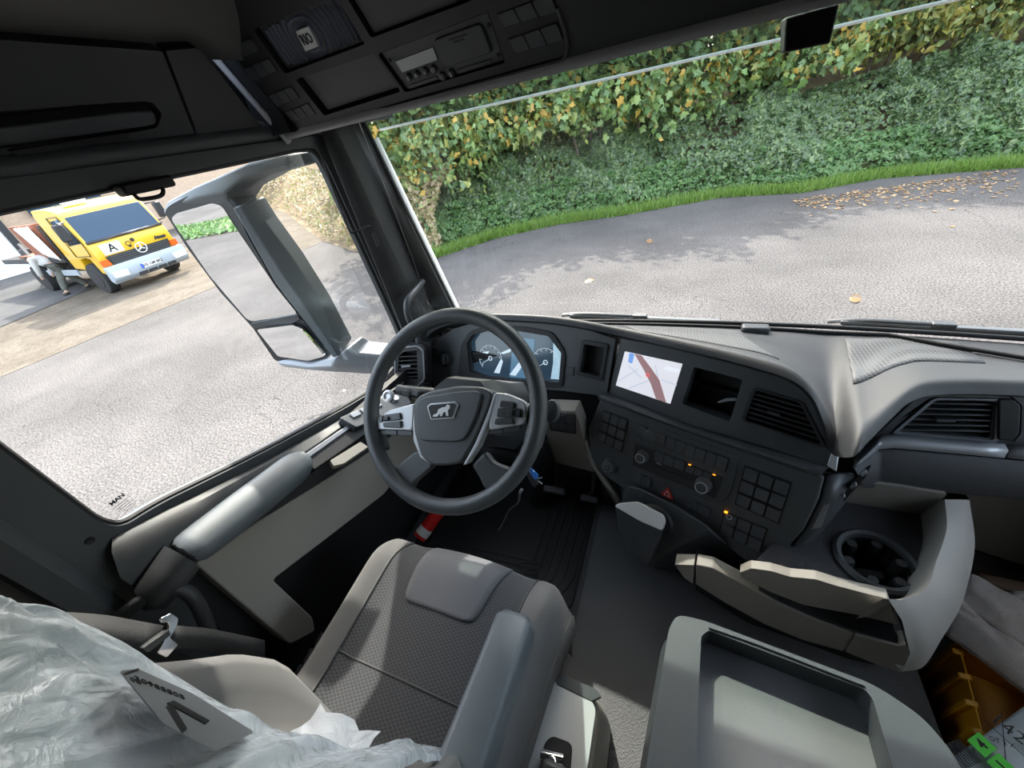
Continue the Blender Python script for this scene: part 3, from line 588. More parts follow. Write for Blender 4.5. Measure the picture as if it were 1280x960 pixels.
# ------------------------------------------------------------------ wipers
def wiper(label, a, b, pivot):
    e = empty('wiper', a, label, 'wiper', 'windscreen wipers'); a, b = np.array(a), np.array(b); u = nrm(b-a)
    tube('arm', [lerp(a, b, -.06)+np.array([0, .01, -.006]), lerp(a, b, .12)+np.array([0, .0, .010]), lerp(a, b, .5)+np.array([0, 0, .010])], lambda t: .011-.004*t, 'black', e, n=8, k=5, flat=.6)
    box('blade', lerp(a, b, .5), (np.linalg.norm(b-a), .018, .012), 'charcoal', e, ax=(u, np.cross((0, 0, 1), u), (0, 0, 1)), bevel=.003)
    box('blade_rubber', lerp(a, b, .5)+np.array([0, -.008, -.006]), (np.linalg.norm(b-a)*.98, .006, .012), 'deep', e, ax=(u, np.cross((0, 0, 1), u), (0, 0, 1)), bevel=.001)
    box('clip', lerp(a, b, .5)+np.array([0, 0, .008]), (.05, .024, .014), 'black', e, ax=(u, np.cross((0, 0, 1), u), (0, 0, 1)), bevel=.003)
wiper('left wiper lying along the windscreen base above the instrument cluster', at(712, 394, y=1.31), at(900, 402, y=1.31), at(705, 397, y=1.34))
wiper('right wiper lying along the windscreen base at the right edge', at(1050, 402, y=1.31), at(1330, 418, y=1.27), at(1030, 408, y=1.34))
# ------------------------------------------------------------------ outside mirror
wm = empty('wing_mirror', (-1.2, .85, -.5), 'dark grey outside mirror with main and wide-angle glass beyond the driver window', 'mirror')
PM = Pl((-1.25, .82, -.3), -12, 0)
def z4(x, y): return (200+x/3, 180+y/3)
def Z4(*q): return [z4(*p) for p in q]
ppanel('housing', PM, Z4((14, 250), (30, 222), (110, 180), (235, 160), (290, 240), (330, 335), (430, 520), (525, 640), (655, 800), (640, 845), (470, 838), (430, 802), (345, 692), (225, 560), (100, 392)), 'mirrorhousing', wm, r=.012, d0=-.10, d1=0, bevel=.012, seg=3)
panel('glass_border', PM, rpoly(PM.loop(Z4((18, 255), (34, 232), (110, 192), (228, 172), (284, 245), (330, 345), (430, 525), (522, 642), (648, 800), (560, 832), (432, 812), (350, 690), (228, 556), (104, 390))), .012), 'deep', wm, d0=-.004, d1=.0015)
ppanel('main_glass', PM, Z4((44, 280), (62, 260), (198, 221), (236, 232), (266, 282), (440, 540), (516, 634), (500, 640), (348, 664), (326, 654), (186, 490)), 'mirror', wm, r=.012, d0=-.002, d1=.003)
PM2 = Pl(PM.o, -16, 6); ppanel('wide_glass', PM2, Z4((366, 694), (500, 677), (530, 687), (622, 793), (558, 810), (446, 794)), 'mirror', wm, r=.01, d0=-.004, d1=.006)
ppanel('divider', PM, Z4((345, 668), (520, 634), (532, 655), (500, 672), (355, 690)), 'black', wm, r=.004, d0=-.002, d1=.008, bevel=.003)
tp = [at(*z4(*p), y=y) for p, y in (((12, 250), .80), ((28, 215), .80), ((120, 165), .81), ((235, 115), .83), ((330, 72), .86), ((420, 52), .90), ((488, 36), .95))]
bt = [at(*z4(*p), y=y) for p, y in (((40, 272), .80), ((70, 255), .80), ((170, 228), .81), ((262, 240), .83), ((300, 178), .86), ((410, 118), .90), ((514, 88), .95))]
bk = np.array([-.005, .09, .0])
grid('upper_arm', [[a, lerp(a, b, .5)+np.array([.006, -.012, 0]), b, b+bk, lerp(a, b, .5)+bk*1.2, a+bk] for a, b in zip(tp, bt)], 'mirrorhousing', wm, closed=True, caps=True, smooth=50, bevel=.006)
lc = [at(*z4(*p), y=y) for p, y in (((272, 240), .80), ((330, 340), .80), ((430, 520), .80), ((522, 640), .80), ((650, 803), .80))]
rc = [at(*z4(*p), y=y) for p, y in (((345, 212), .86), ((395, 290), .86), ((500, 432), .86), ((612, 606), .86), ((697, 766), .86))]
grid('support_column', [[a, lerp(a, b, .45)+np.array([.01, -.012, 0]), b, b+np.array([-.03, .07, 0]), a+np.array([-.03, .09, 0])] for a, b in zip(lc, rc)], 'mirrorhousing', wm, closed=True, caps=True, smooth=35, bevel=.004)
tp = [at(*z4(*p), y=y) for p, y in (((432, 804), .80), ((560, 822), .80), ((650, 803), .81), ((700, 768), .84), ((735, 786), .86), ((845, 795), .92))]
bt = [at(*z4(*p), y=y) for p, y in (((470, 838), .80), ((560, 848), .80), ((650, 856), .81), ((700, 858), .84), ((745, 862), .86), ((845, 866), .92))]
grid('lower_arm', [[a, lerp(a, b, .5)+np.array([.006, -.012, 0]), b, b+bk, a+bk] for a, b in zip(tp, bt)], 'steeltrim', wm, closed=True, caps=True, smooth=40, bevel=.006)
# ------------------------------------------------------------------ small things at the pillars
hk = empty('coat_hook', at(180, 240, x=-.92), 'small black wire hook below the door header left of the mirror', 'hook')
tube('hook_loop', [at(166, 240, x=-.91), at(170, 246, x=-.90), at(178, 249, x=-.90), at(200, 245, x=-.90), at(204, 238, x=-.90), at(200, 233, x=-.91)], .0035, 'deep', hk, n=8, k=4)
box('hook_base', at(182, 232, x=-.915), (.03, .09, .02), 'deep', hk, bevel=.005)
gh = tube('grab_handle', [at(528, 352, x=-.86), at(520, 362, x=-.83), at(509, 378, x=-.82), at(511, 398, x=-.83), at(521, 415, x=-.86), at(523, 430, x=-.87)], .011, 'charcoal', k=6)
tag(gh, 'black grab handle on the left windscreen pillar above the steering wheel', 'handle')
ac = empty('antenna_cable', at(440, 290, x=-.90), 'thin black cable clipped along the left pillar beside the driver window', 'cable')
tube('wire', [at(399, 182, x=-.90), at(405, 205, x=-.895), at(422, 250, x=-.89), at(436, 286, x=-.89), at(441, 291, x=-.885), at(452, 286, x=-.875), at(464, 283, x=-.87), at(470, 300, x=-.87)], .0028, 'deep', ac, n=6, k=4)
tube('plug', [at(467, 292, x=-.87), at(473, 307, x=-.872)], .006, 'black', ac, n=8, k=1)
# ================================================================== DASHBOARD
da = empty('dashboard', (.1, 1.1, -1.1), 'charcoal truck dashboard with instrument cluster, driver-facing centre panel and air vents', 'dashboard')
PC = Pl((-.45, 1.02, -.75), 8, 22); PU = Pl((-.145, .98, -.75), 20, 22); PL_ = Pl((-.145, .945, -.77), 20, 22)
PR = Pl((.7, .97, -.72), 0, 18)
def z5(x, y): return (440+x/3.309, 370+y/3.309)
def Z5(*q): return [z5(*p) for p in q]
def z6(x, y): return (680+x/2.8225, 380+y/2.8225)
def Z6(*q): return [z6(*p) for p in q]
def z7(x, y): return (900+x/3, 380+y/3)
def Z7(*q): return [z7(*p) for p in q]
# top pad: loft from the rear rim to the windscreen base
rear = [PC.p(529, 452, .03), PC.p(533, 425, .03), PC.p(545, 412, .03), PC.p(570, 404, .03), PC.p(610, 400, .03), PC.p(650, 401, .03), PC.p(692, 404, .03), PC.p(735, 411, .03),
        PU.p(776, 420, .025), PU.p(830, 432, .025), PU.p(890, 446, .025), PU.p(950, 462, .025), PU.p(990, 476, .025), PU.p(1015, 497, .025), PU.p(1030, 530, .025), PU.p(1042, 566, .02),
        at(1066, 571, z=-.672), at(1085, 553, z=-.666), at(1118, 520, z=-.655), at(1138, 503, z=-.648), at(1170, 494, z=-.645), at(1262, 494, z=-.645), np.array([.95, .955, -.645]), np.array([1.20, .955, -.645])]
fx = np.interp(np.arange(len(rear)), [0, 8, 15, 16, 20, 23], [-.93, -.25, .42, .47, .62, 1.22])
front = [np.array([x, ws_y(x, False)-.02, WZ0-.006]) for x in fx]
NR = 14
rear_f, front_f = smoothpath(rear, 6), smoothpath(front, 6)
def padpt(t, s):
    a = polyat(rear_f, t); b = polyat(front_f, t); p = lerp(a, b, s)
    lift = .030*math.sin(min(s/.10, 1)*math.pi/2)*(1-s)**1.2; sag = -.012*math.sin(math.pi*s)
    p[2] += lift+sag*.3
    # valley between the two lobes near the tip
    return p
TT = np.linspace(0, 1, 93); SS = [0, .012, .03, .055, .09, .14, .22, .32, .45, .6, .75, .9, 1]
grid('top_pad', [[padpt(t, s) for t in TT] for s in SS], 'pad', da, smooth=60)
# dark soft rim around the fascia (outer skirt below the pad edge)
grid('rim', [[polyat(rear_f, t)+np.array([0, .0, .001]) for t in TT], [polyat(rear_f, t)+np.array([0, .012, -.012]) for t in TT], [polyat(rear_f, t)+np.array([0, .05, -.03]) for t in TT]], 'black', da, smooth=60)
def dotmat(name, c, scale, dark):
    m = mat(name, c, .6); t = m.node_tree; N = t.nodes; L = t.links; p = N['Principled BSDF']; g = N.new('ShaderNodeNewGeometry')
    v = N.new('ShaderNodeTexVoronoi'); v.inputs['Scale'].default_value = scale; v.inputs['Randomness'].default_value = 0; L.new(g.outputs['Position'], v.inputs['Vector'])
    r = N.new('ShaderNodeValToRGB'); r.color_ramp.elements[0].position = .25; r.color_ramp.elements[1].position = .40; r.color_ramp.elements[0].color = tuple(dark)+(1,); r.color_ramp.elements[1].color = tuple(c)+(1,)
    L.new(v.outputs['Distance'], r.inputs[0]); L.new(r.outputs[0], p.inputs['Base Color'])
    b = N.new('ShaderNodeBump'); b.inputs['Strength'].default_value = .5; b.inputs['Distance'].default_value = .003; L.new(v.outputs['Distance'], b.inputs['Height']); L.new(b.outputs[0], p.inputs['Normal'])
dotmat('perforated', (.095, .098, .102), 110, (.02, .02, .022)); dotmat('dotrubber', (.030, .030, .034), 105, (.010, .010, .012))
def padpatch(name, t0, t1, s0, s1, skew, m):
    grid(name, [[padpt(t0+(t1-t0)*a+skew*b, s0+(s1-s0)*b)+np.array([0, 0, .0025]) for a in np.linspace(0, 1, 20)] for b in np.linspace(0, 1, 8)], m, da, solid=.004)
padpatch('anti_slip_mat', .385, .545, .30, .90, 0, 'perforated'); padpatch('anti_slip_mat', .70, .90, .46, .92, -.01, 'perforated')
# black cover strip and clip along the screen base
tube('screen_strip', [padpt(t, .975)+np.array([0, 0, .004]) for t in np.linspace(.28, .80, 20)]+[padpt(.88, .80)+np.array([0, 0, .008]), padpt(.93, .45)+np.array([0, 0, .006])], .006, 'deep', da, n=8, k=1)
p = at(944, 411, y=1.225); box('strip_clip', p, (.075, .035, .022), 'charcoal', da, bevel=.007, seg=3)
# --- instrument section
clus = Z5((325, 330), (328, 215), (350, 180), (420, 135), (520, 108), (640, 100), (830, 112), (960, 135), (1090, 178), (1075, 260), (1052, 415), (870, 392), (700, 380), (540, 372), (440, 380), (340, 378))
scr = Z5((478, 195), (500, 160), (560, 143), (700, 146), (815, 165), (868, 235), (858, 356), (700, 350), (560, 335), (490, 312))
pkt = Z5((962, 198), (1046, 212), (1026, 332), (944, 312))
dc = ppanel('cluster_fascia', PC, clus, 'fascia', da, d0=-.04, d1=0, holes=[(scr, .004), (pkt, .004)], bevel=.004)
ppanel('cluster_bezel', PC, Z5((440, 330), (455, 200), (490, 145), (560, 122), (720, 126), (830, 148), (885, 230), (872, 380), (700, 372), (540, 350)), 'deep', da, r=.02, d0=-.006, d1=.006, holes=[(scr, .004)], bevel=.002)
mat('cluster_screen', (.018, .035, .055), .12, emit=.3); mat('cluster_reflection', (.30, .44, .52), .3, emit=.28); mat('cluster_mid', (.05, .11, .17), .2, emit=.4); mat('dialwhite', (.55, .65, .72), .4, emit=.22)
cs = ppanel('cluster_screen', PC, Z5((465, 130), (890, 130), (890, 370), (465, 360)), 'cluster_screen', da, d0=-.03, d1=-.022)
def ring(name, pl, c, r, w_, d, m, parent, a0=0, a1=360, n=36):
    V = []; F = []
    for j in range(n+1):
        a = math.radians(a0+(a1-a0)*j/n)
        for rr in (r-w_, r): V.append(pl.w(c[0]+rr*math.cos(a), c[1]+rr*math.sin(a), d))
    F = [(2*j, 2*j+1, 2*j+3, 2*j+2) for j in range(n)]
    return mesh(name, V, F, m, parent, solid=.0006)
for cx, cy in ((572, 258), (800, 275)):
    c = PC.ab(*z5(cx, cy), -.02); ring('dial_ring', PC, c, .050, .0016, -.020, 'dialwhite', cs, -50, 230); ring('dial_ring', PC, c, .009, .003, -.020, 'dialwhite', cs)
    for j in range(11):
        a = math.radians(-40+26*j); r0, r1 = .040, .046; pv = np.array([-math.sin(a), math.cos(a)])*.0009; d_ = np.array([math.cos(a), math.sin(a)]); c0 = np.array(c)
        panel('dial_tick', PC, [tuple(c0+d_*r0-pv), tuple(c0+d_*r1-pv), tuple(c0+d_*r1+pv), tuple(c0+d_*r0+pv)], 'dialwhite', cs, d0=-.021, d1=-.0195)
    a = math.radians(215); d_ = np.array([math.cos(a), math.sin(a)]); pv = np.array([-d_[1], d_[0]])*.0012; c0 = np.array(c)
    panel('needle', PC, [tuple(c0-pv), tuple(c0+d_*.042-pv*.4), tuple(c0+d_*.042+pv*.4), tuple(c0+pv)], 'dialwhite', cs, d0=-.02, d1=-.0185)
ppanel('info_field', PC, Z5((655, 175), (745, 182), (735, 348), (640, 340)), 'cluster_mid', cs, d0=-.022, d1=-.0205)
for q in (((640, 330), (690, 265), (700, 285), (665, 335)), ((498, 255), (530, 235), (556, 232), (545, 248), (510, 262)), ((600, 240), (640, 222), (655, 220), (640, 236), (615, 244)), ((575, 322), (605, 262), (612, 275), (598, 325)), ((700, 300), (735, 240), (742, 252), (722, 310))): ppanel('graphic_and_reflection', PC, Z5(*q), 'dialwhite', cs, d0=-.021, d1=-.0195)
ppanel('graphic_and_reflection', PC, Z5((822, 185), (866, 240), (858, 352), (812, 348), (822, 280)), 'cluster_reflection', cs, d0=-.021, d1=-.0195)  # pale reflection at the right of the screen, painted as a glowing patch
# light switch left of the cluster, small key, pocket
c = PC.ab(*z5(390, 258)); ls = lathe('light_switch', PC, c, [(.034, 0), (.034, .006), (.031, .009)], 'black', da); ring('switch_ring', PC, c, .033, .003, .0095, 'charcoal', ls)
lathe('switch_knob', PC, c, [(.021, .008), (.021, .014), (.019, .016)], 'button', ls); panel('switch_grip', PC, rrect(c[0]-.006, c[1]-.020, c[0]+.006, c[1]+.020, .004), 'fascia', ls, d0=.012, d1=.028, bevel=.003)
ppanel('small_key', PC, Z5((887, 292), (920, 296), (916, 330), (884, 326)), 'button', da, r=.002, d0=-.002, d1=.004, bevel=.001)
panel('pocket_frame', PC, rpoly(inset(PC.loop(pkt), 1.28), .008), 'black', da, d0=-.005, d1=.006, holes=[rpoly(PC.loop(pkt), .005)], bevel=.002)
panel('pocket_back', PC, inset(PC.loop(pkt), 1.25), 'deep', da, d0=-.06, d1=-.035)
# left end vent beside the door
PV = Pl(at(508, 458, y=.93), -18, 20)
vfr = Z5((178, 240), (205, 215), (270, 205), (295, 225), (300, 345), (270, 375), (180, 358)); vho = Z5((192, 248), (212, 232), (268, 225), (272, 345), (188, 345))
fr = ppanel('side_vent', PV, vfr, 'black', da, r=.008, d0=-.05, d1=0, holes=[(vho, .004)], bevel=.003)
tube('vent_ring', [PV.w(a, b, .002) for a, b in rpoly(PV.loop(vfr), .01)], .003, 'steeltrim', fr, n=6, k=1, closed=True, up=PV.n)
ppanel('vent_back', PV, Z5((150, 200), (310, 200), (310, 380), (150, 380)), 'deep', fr, d0=-.06, d1=-.045)
for k in range(6): y = 248+17*k; ppanel('vent_slat', PV, Z5((190, y+3), (272, y-2), (272, y+3), (190, y+8)), 'black', fr, d0=-.03, d1=-.003, bevel=.001)
ppanel('vent_tab', PV, Z5((205, 288), (242, 285), (242, 293), (205, 296)), 'steeltrim', fr, d0=-.01, d1=.004, bevel=.001)
ppanel('end_panel', PC, Z5((165, 175), (330, 150), (330, 400), (300, 405), (165, 385)), 'black', da, d0=-.12, d1=-.06)
# --- upper centre fascia
fo = Z6((272, 122), (420, 148), (600, 190), (770, 232), (880, 275), (948, 325), (992, 425), (1018, 520), (1002, 568), (860, 528), (520, 428), (228, 312))
nav = Z6((286, 167), (489, 211), (446, 352), (254, 287)); cub = Z6((528, 222), (701, 267), (655, 416), (486, 352)); ven = Z6((745, 300), (905, 346), (985, 500), (705, 410))
ppanel('centre_fascia', PU, fo, 'fascia', da, d0=-.05, d1=0, holes=[(cub, .006), (ven, .008)], bevel=.004)
mat('navscreen', (.62, .62, .66), .2, emit=.30); mat('navroute', (.34, .20, .21), .3, emit=.2); mat('navblue', (.12, .24, .5), .3, emit=.4); mat('navline', (.45, .50, .60), .3, emit=.25); mat('navgrey', (.55, .58, .62), .3, emit=.4)
ns = ppanel('navigation_screen', PU, nav, 'navscreen', da, r=.002, d0=-.004, d1=.0015)
nl = lambda q, m: ppanel('map_mark', PU, Z6(*q), m, ns, d0=.001, d1=.0022)
nl(((320, 176), (345, 181), (378, 225), (408, 268), (432, 348), (396, 334), (378, 282), (352, 230)), 'navroute'); nl(((302, 172), (320, 176), (312, 210), (298, 205)), 'navblue'); nl(((428, 220), (480, 232), (476, 243), (424, 231)), 'navgrey')
for q in (((262, 270), (330, 230), (331, 233), (263, 273)), ((300, 215), (345, 260), (343, 262), (298, 217)), ((395, 215), (405, 260), (402, 260), (392, 215)), ((300, 295), (370, 268), (371, 271), (302, 298)), ((415, 265), (470, 285), (469, 288), (414, 268))): nl(q, 'navline')
mat('navred', (.75, .10, .08), .3, emit=.4); c = PU.ab(*z6(367, 250)); ring('map_pin', PU, c, .006, .002, .0026, 'navred', ns, n=18)
panel('cubby_back', PU, inset(PU.loop(cub), 1.3), 'deep', da, d0=-.12, d1=-.10); panel('cubby_floor', PU, [PU.ab(*z6(480, 352)), PU.ab(*z6(660, 420)), PU.ab(*z6(655, 428)), PU.ab(*z6(476, 360))], 'deep', da, d0=-.11, d1=-.004)
cb_ = ppanel('cubby_loop', PU, Z6((590, 362), (625, 347), (662, 346), (668, 356), (630, 358), (600, 366)), 'steeltrim', da, r=.006, d0=-.06, d1=-.05, bevel=.002)
def vent(name, pl, ho, slats, tabq, parent, trimm='black', sm='black'):
    f_ = panel(name, pl, rpoly(inset(pl.loop(ho), 1.09), .012), trimm, parent, d0=-.02, d1=.004, holes=[rpoly(inset(pl.loop(ho), .97), .008)], bevel=.002)
    panel('vent_back', pl, inset(pl.loop(ho), 1.1), 'deep', f_, d0=-.09, d1=-.07)
    for s in slats: ppanel('vent_slat', pl, s, sm, f_, d0=-.045, d1=-.003, bevel=.0012)
    if tabq: ppanel('vent_tab', pl, tabq, 'charcoal', f_, d0=-.01, d1=.006, bevel=.001)
    return f_
def sl_(l, r_, h): return [l, r_, (r_[0], r_[1]+h), (l[0], l[1]+h)]
sc = []
for k in range(6):
    t = (k+.5)/6; L0 = lerp((742, 306), (712, 402), t); R0 = lerp((908, 352), (975, 486), t); sc.append([z6(*L0), z6(*R0), z6(R0[0]+2, R0[1]+7), z6(L0[0]-2, L0[1]+7)])
vent('centre_vent', PU, ven, sc, Z6((790, 375), (835, 388), (832, 396), (788, 384)), da)
# ledge roll between the two fascias
lt = [PU.p(*z6(*p), .0) for p in ((205, 305), (228, 312), (520, 430), (860, 532), (1000, 570), (1010, 572))]; lb = [PL_.p(*z6(*p), .0) for p in ((190, 330), (205, 340), (520, 456), (850, 568), (955, 604), (965, 606))]
grid('ledge_roll', [[polyat(lt, t)+PU.n*-.002 for t in np.linspace(0, 1, 30)], [lerp(polyat(lt, t), polyat(lb, t), .3)+PU.n*.012+np.array([0, 0, .004]) for t in np.linspace(0, 1, 30)], [lerp(polyat(lt, t), polyat(lb, t), .75)+PU.n*.012+np.array([0, 0, .004]) for t in np.linspace(0, 1, 30)], [polyat(lb, t)+np.array([0, 0, -.006]) for t in np.linspace(0, 1, 30)]], 'charcoal', da, smooth=80)
# --- lower centre panel with switches
lo = Z6((200, 332), (520, 450), (850, 562), (962, 602), (990, 612), (965, 700), (915, 800), (850, 870), (770, 912), (715, 912), (560, 790), (400, 700), (270, 645), (205, 600), (165, 540), (155, 440))
cp = ppanel('centre_panel', PL_, lo, 'fascia', da, r=.006, d0=-.14, d1=0, bevel=.012, seg=4)
bank_of(PL_, Z6((212, 374), (298, 407), (275, 522), (190, 478)), 3, 3, cp, gap=.13)
bank_of(PL_, Z6((710, 571), (873, 630), (828, 774), (674, 704)), 3, 3, cp, gap=.13); bank_of(PL_, Z6((637, 733), (788, 793), (763, 874), (620, 800)), 3, 2, cp, gap=.12)
def zb(x, y): return (740+x/4.364, 500+y/4.364)
def ZB(*q): return [zb(*p) for p in q]
ppanel('radio_surround', PL_, ZB((205, 95), (800, 300), (770, 470), (735, 540), (690, 565), (640, 548), (205, 375)), 'fascia', cp, r=.012, d0=-.004, d1=.0025, bevel=.0015)
PLr = PL_.off(.0025)
bank_of(PLr, ZB((258, 130), (305, 150), (297, 205), (245, 188)), 1, 1, cp); bank_of(PLr, ZB((352, 176), (405, 196), (400, 245), (345, 225)), 1, 1, cp)
bank_of(PLr, ZB((412, 198), (745, 318), (728, 388), (400, 258)), 6, 1, cp, gap=.08)
ru_ = ppanel('radio', PLr, ZB((237, 232), (716, 424), (672, 534), (222, 357)), 'black', cp, r=.003, d0=-.004, d1=.003, bevel=.0015)
PLq = PL_.off(.0055)
bank_of(PLq, ZB((345, 275), (510, 338), (500, 390), (335, 328)), 3, 1, ru_, name='radio_key', d1=.003, gap=.06)
bank_of(PLq, ZB((515, 352), (660, 405), (648, 440), (505, 392)), 3, 1, ru_, name='radio_key', d1=.0015, gap=.1)
ppanel('cd_slot', PLq, ZB((335, 352), (560, 440), (558, 447), (333, 358)), 'deep', ru_, d0=-.001, d1=.0012)
def knob(pl, px, r, h, parent, m='button', ringm=None, name='knob'):
    c = pl.ab(*px); k_ = lathe(name, pl, c, [(r*1.15, 0), (r*1.1, h*.3), (r, h*.4), (r*.95, h), (r*.8, h*1.05)], m, parent, 24)
    if ringm: ring('knob_ring', pl, c, r*.85, r*.13, h*1.05+.0006, ringm, k_, n=24)
    return k_
knob(PLr, zb(322, 190), .017, .022, cp); knob(PLq, zb(278, 305), .017, .022, ru_, ringm='silver'); knob(PLq, zb(610, 460), .019, .024, ru_, ringm='silver')
k_ = knob(PL_, zb(98, 355), .021, .018, cp, ringm='steeltrim'); ring('knob_ring', PL_, PL_.ab(*zb(92, 350)), .008, .002, .0196, 'steeltrim', k_, n=18)
for x, y in ((535, 352), (668, 407)): ppanel('amber_light', PLq, ZB((x-8, y-4), (x+7, y+2), (x+6, y+4), (x-9, y-2)), 'amber', ru_, d0=.0, d1=.0035)
text('radio_print', 'MAN', PLq, *PLq.ab(*zb(365, 347)), .007, 'offwhite', ru_, d=.0012, rot=0, ext=.0003)
bank_of(PL_, ZB((228, 380), (328, 430), (318, 474), (215, 432)), 2, 1, cp); bank_of(PL_, ZB((520, 530), (648, 592), (640, 636), (512, 575)), 2, 1, cp)
hz = ppanel('hazard_button', PL_, ZB((418, 472), (445, 546), (375, 512)), 'red', cp, r=.003, d0=-.002, d1=.005, bevel=.001); hi = inset(PL_.loop(ZB((418, 472), (445, 546), (375, 512))), .55)
panel('hazard_mark', PL_, hi, 'offwhite', hz, d0=.004, d1=.0056, holes=[inset(hi, .72)])
c = PL_.ab(*zb(748, 638), .007); ring('lamp_mark', PL_, c, .007, .0016, .0078, 'offwhite', cp, n=18); ppanel('amber_light', PL_, ZB((724, 603), (742, 609), (741, 614), (724, 608)), 'amber', cp, d0=.0, d1=.0076)
# silver corner and the pale lining on the driver's side
mesh('silver_corner', [PU.p(*z6(*p), d) for p, d in (((1015, 522), .004), ((1040, 535), .004), ((1032, 592), .010), ((998, 570), .010))]+[PU.p(*z6(*p), d) for p, d in (((1015, 522), -.02), ((1040, 535), -.03), ((1032, 592), -.02), ((998, 570), -.02))], [(0, 1, 2, 3), (7, 6, 5, 4), (0, 4, 5, 1), (1, 5, 6, 2), (2, 6, 7, 3), (3, 7, 4, 0)], 'silver', da, bevel=.002)
grid('side_lining', [[PL_.p(*z6(*a), d) for a, d in (((115, 395), -.10), ((140, 470), -.09), ((172, 560), -.07), ((225, 640), -.05), ((262, 700), -.03))], [PL_.p(*z6(*a), d) for a, d in (((150, 440), -.02), ((162, 500), -.02), ((190, 575), -.02), ((232, 630), -.02), ((275, 690), -.02))]], 'beige', da, solid=.012)
# gear selector on its pod
pb_ = Z6((268, 640), (300, 632), (470, 712), (600, 800), (722, 908), (560, 935), (450, 938), (365, 922), (290, 850), (262, 740)); pt_ = Z6((298, 640), (335, 648), (470, 714), (572, 780), (590, 800), (480, 850), (375, 915), (355, 880), (300, 800), (275, 720))
V = [PL_.p(*a, -.06) for a in pb_]+[PL_.p(*a, .045) for a in pt_]
mesh('selector_pod', V, [list(range(10))[::-1], list(range(10, 20))]+[(i, (i+1) % 10, (i+1) % 10+10, i+10) for i in range(10)], 'charcoal', da, bevel=.006, seg=3)
gs = empty('gear_selector', PL_.p(*z6(380, 760), .05), 'stubby gear selector lever with silver top on the pod below the radio', 'lever')
lathe('dial_base', PL_, PL_.ab(*z6(398, 762), .04), [(.052, .03), (.052, .052), (.046, .058), (.030, .058), (.028, .062)], 'black', gs, ell=1.0)
PG_ = Pl(PL_.p(*z6(340, 750), .10), 20, 40)
tpz = Z6((250, 712), (262, 704), (330, 698), (420, 746), (428, 770), (416, 812), (345, 790), (262, 745))
ppanel('silver_top', PG_, Z6((249, 713), (262, 703), (330, 698), (420, 745), (428, 768), (418, 800), (340, 766)), 'silver', gs, r=.008, d0=-.012, d1=.004, bevel=.004, seg=3)
hb = [PG_.p(*z6(*p), -.012) for p in ((249, 716), (330, 702), (426, 764), (416, 812), (340, 776))]; hl = [PG_.p(*z6(*p), -.05) for p in ((262, 790), (330, 740), (420, 800), (395, 860), (300, 850))]; hm = [PG_.p(*z6(*p), -.07) for p in ((290, 860), (340, 800), (415, 830), (385, 900), (360, 925))]
grid('lever_body', [hb, hl, hm], 'charcoal', gs, closed=True, caps=True, smooth=35, bevel=.004)
ppanel('pod_key', PL_.off(.046), Z6((315, 655), (335, 650), (358, 664), (338, 686), (318, 678)), 'charcoal', da, r=.004, d0=-.002, d1=.002, bevel=.001)
# --- passenger side: vent panel, silver strip, lower face
PRv = PR
vr = Z7((655, 482), (805, 356), (1042, 360), (1028, 512))
def ext(l, xs_): return [(.495, p[1]) if i in xs_ else p for i, p in enumerate(l)]
panel('passenger_panel', PR, ext(PR.loop(Z7((508, 580), (600, 492), (760, 345), (820, 325), (1085, 340), (1500, 348), (1500, 580), (1060, 560), (640, 530), (590, 545), (520, 612))), (5, 6)), 'fascia', da, d0=-.10, d1=-.012, bevel=.004, holes=[rpoly(PR.loop(vr), .008)])
sv = []
for k in range(6):
    t = (k+.45)/6; L0 = lerp((800, 362), (665, 482), t); sv.append([z7(L0[0], L0[1]), z7(1036-3*k, L0[1]+6), z7(1036-3*k, L0[1]+13), z7(L0[0]-6, L0[1]+6)])
vent('passenger_vent', PR.off(-.012), vr, sv, Z7((808, 428), (880, 432), (878, 442), (806, 438)), da, trimm='steeltrim', sm='charcoal')
ppanel('vent_cap', PR, Z7((1050, 360), (1110, 362), (1136, 385), (1130, 490), (1105, 518), (1048, 514)), 'deep', da, r=.006, d0=-.02, d1=-.004, bevel=.003)
panel('passenger_trim', PR, rpoly(ext(PR.loop(Z7((1095, 345), (1300, 350), (1300, 530), (1110, 522), (1136, 490), (1140, 385))), (1, 2)), .004), 'charcoal', da, d0=-.02, d1=-.006, bevel=.003)
st_t = [PR.p(*z7(*p), d) for p, d in (((500, 585), .06), ((598, 490), .0), ((640, 488), .0), ((1068, 524), .0))]; st_b = [PR.p(*z7(*p), d) for p, d in (((506, 615), .07), ((596, 545), .02), ((650, 540), .02), ((1066, 578), .02))]
def strip(name, tps, bts, m, parent, n=16): return grid(name, [[polyat(tps, t) for t in np.linspace(0, 1, n)], [lerp(polyat(tps, t), polyat(bts, t), .3)+PR.n*.012 for t in np.linspace(0, 1, n)], [polyat(bts, t) for t in np.linspace(0, 1, n)]], m, parent, smooth=60, solid=.006)
strip('silver_strip', st_t, st_b, 'stripsilver', da); s2t = [PR.p(*z7(*p), 0.) for p in ((1076, 526), (1500, 556))]; s2b = [PR.p(*z7(*p), .02) for p in ((1076, 578), (1500, 612))]; s2t[1] = PR.w(.495, PR.ab(*z7(1500, 556))[1], 0); s2b[1] = PR.w(.495, PR.ab(*z7(1500, 612), .02)[1], .02); strip('silver_strip', s2t, s2b, 'stripsilver', da)
lt2 = [PR.p(*z7(*p), d) for p, d in (((500, 612), .07), ((595, 548), .02), ((650, 545), .02), ((1066, 582), .02), ((1500, 615), .02))]; lb2 = [PR.p(*z7(*p), d) for p, d in (((545, 690), .05), ((590, 690), .03), ((650, 694), .03), ((1066, 726), .03), ((1500, 760), .03))]
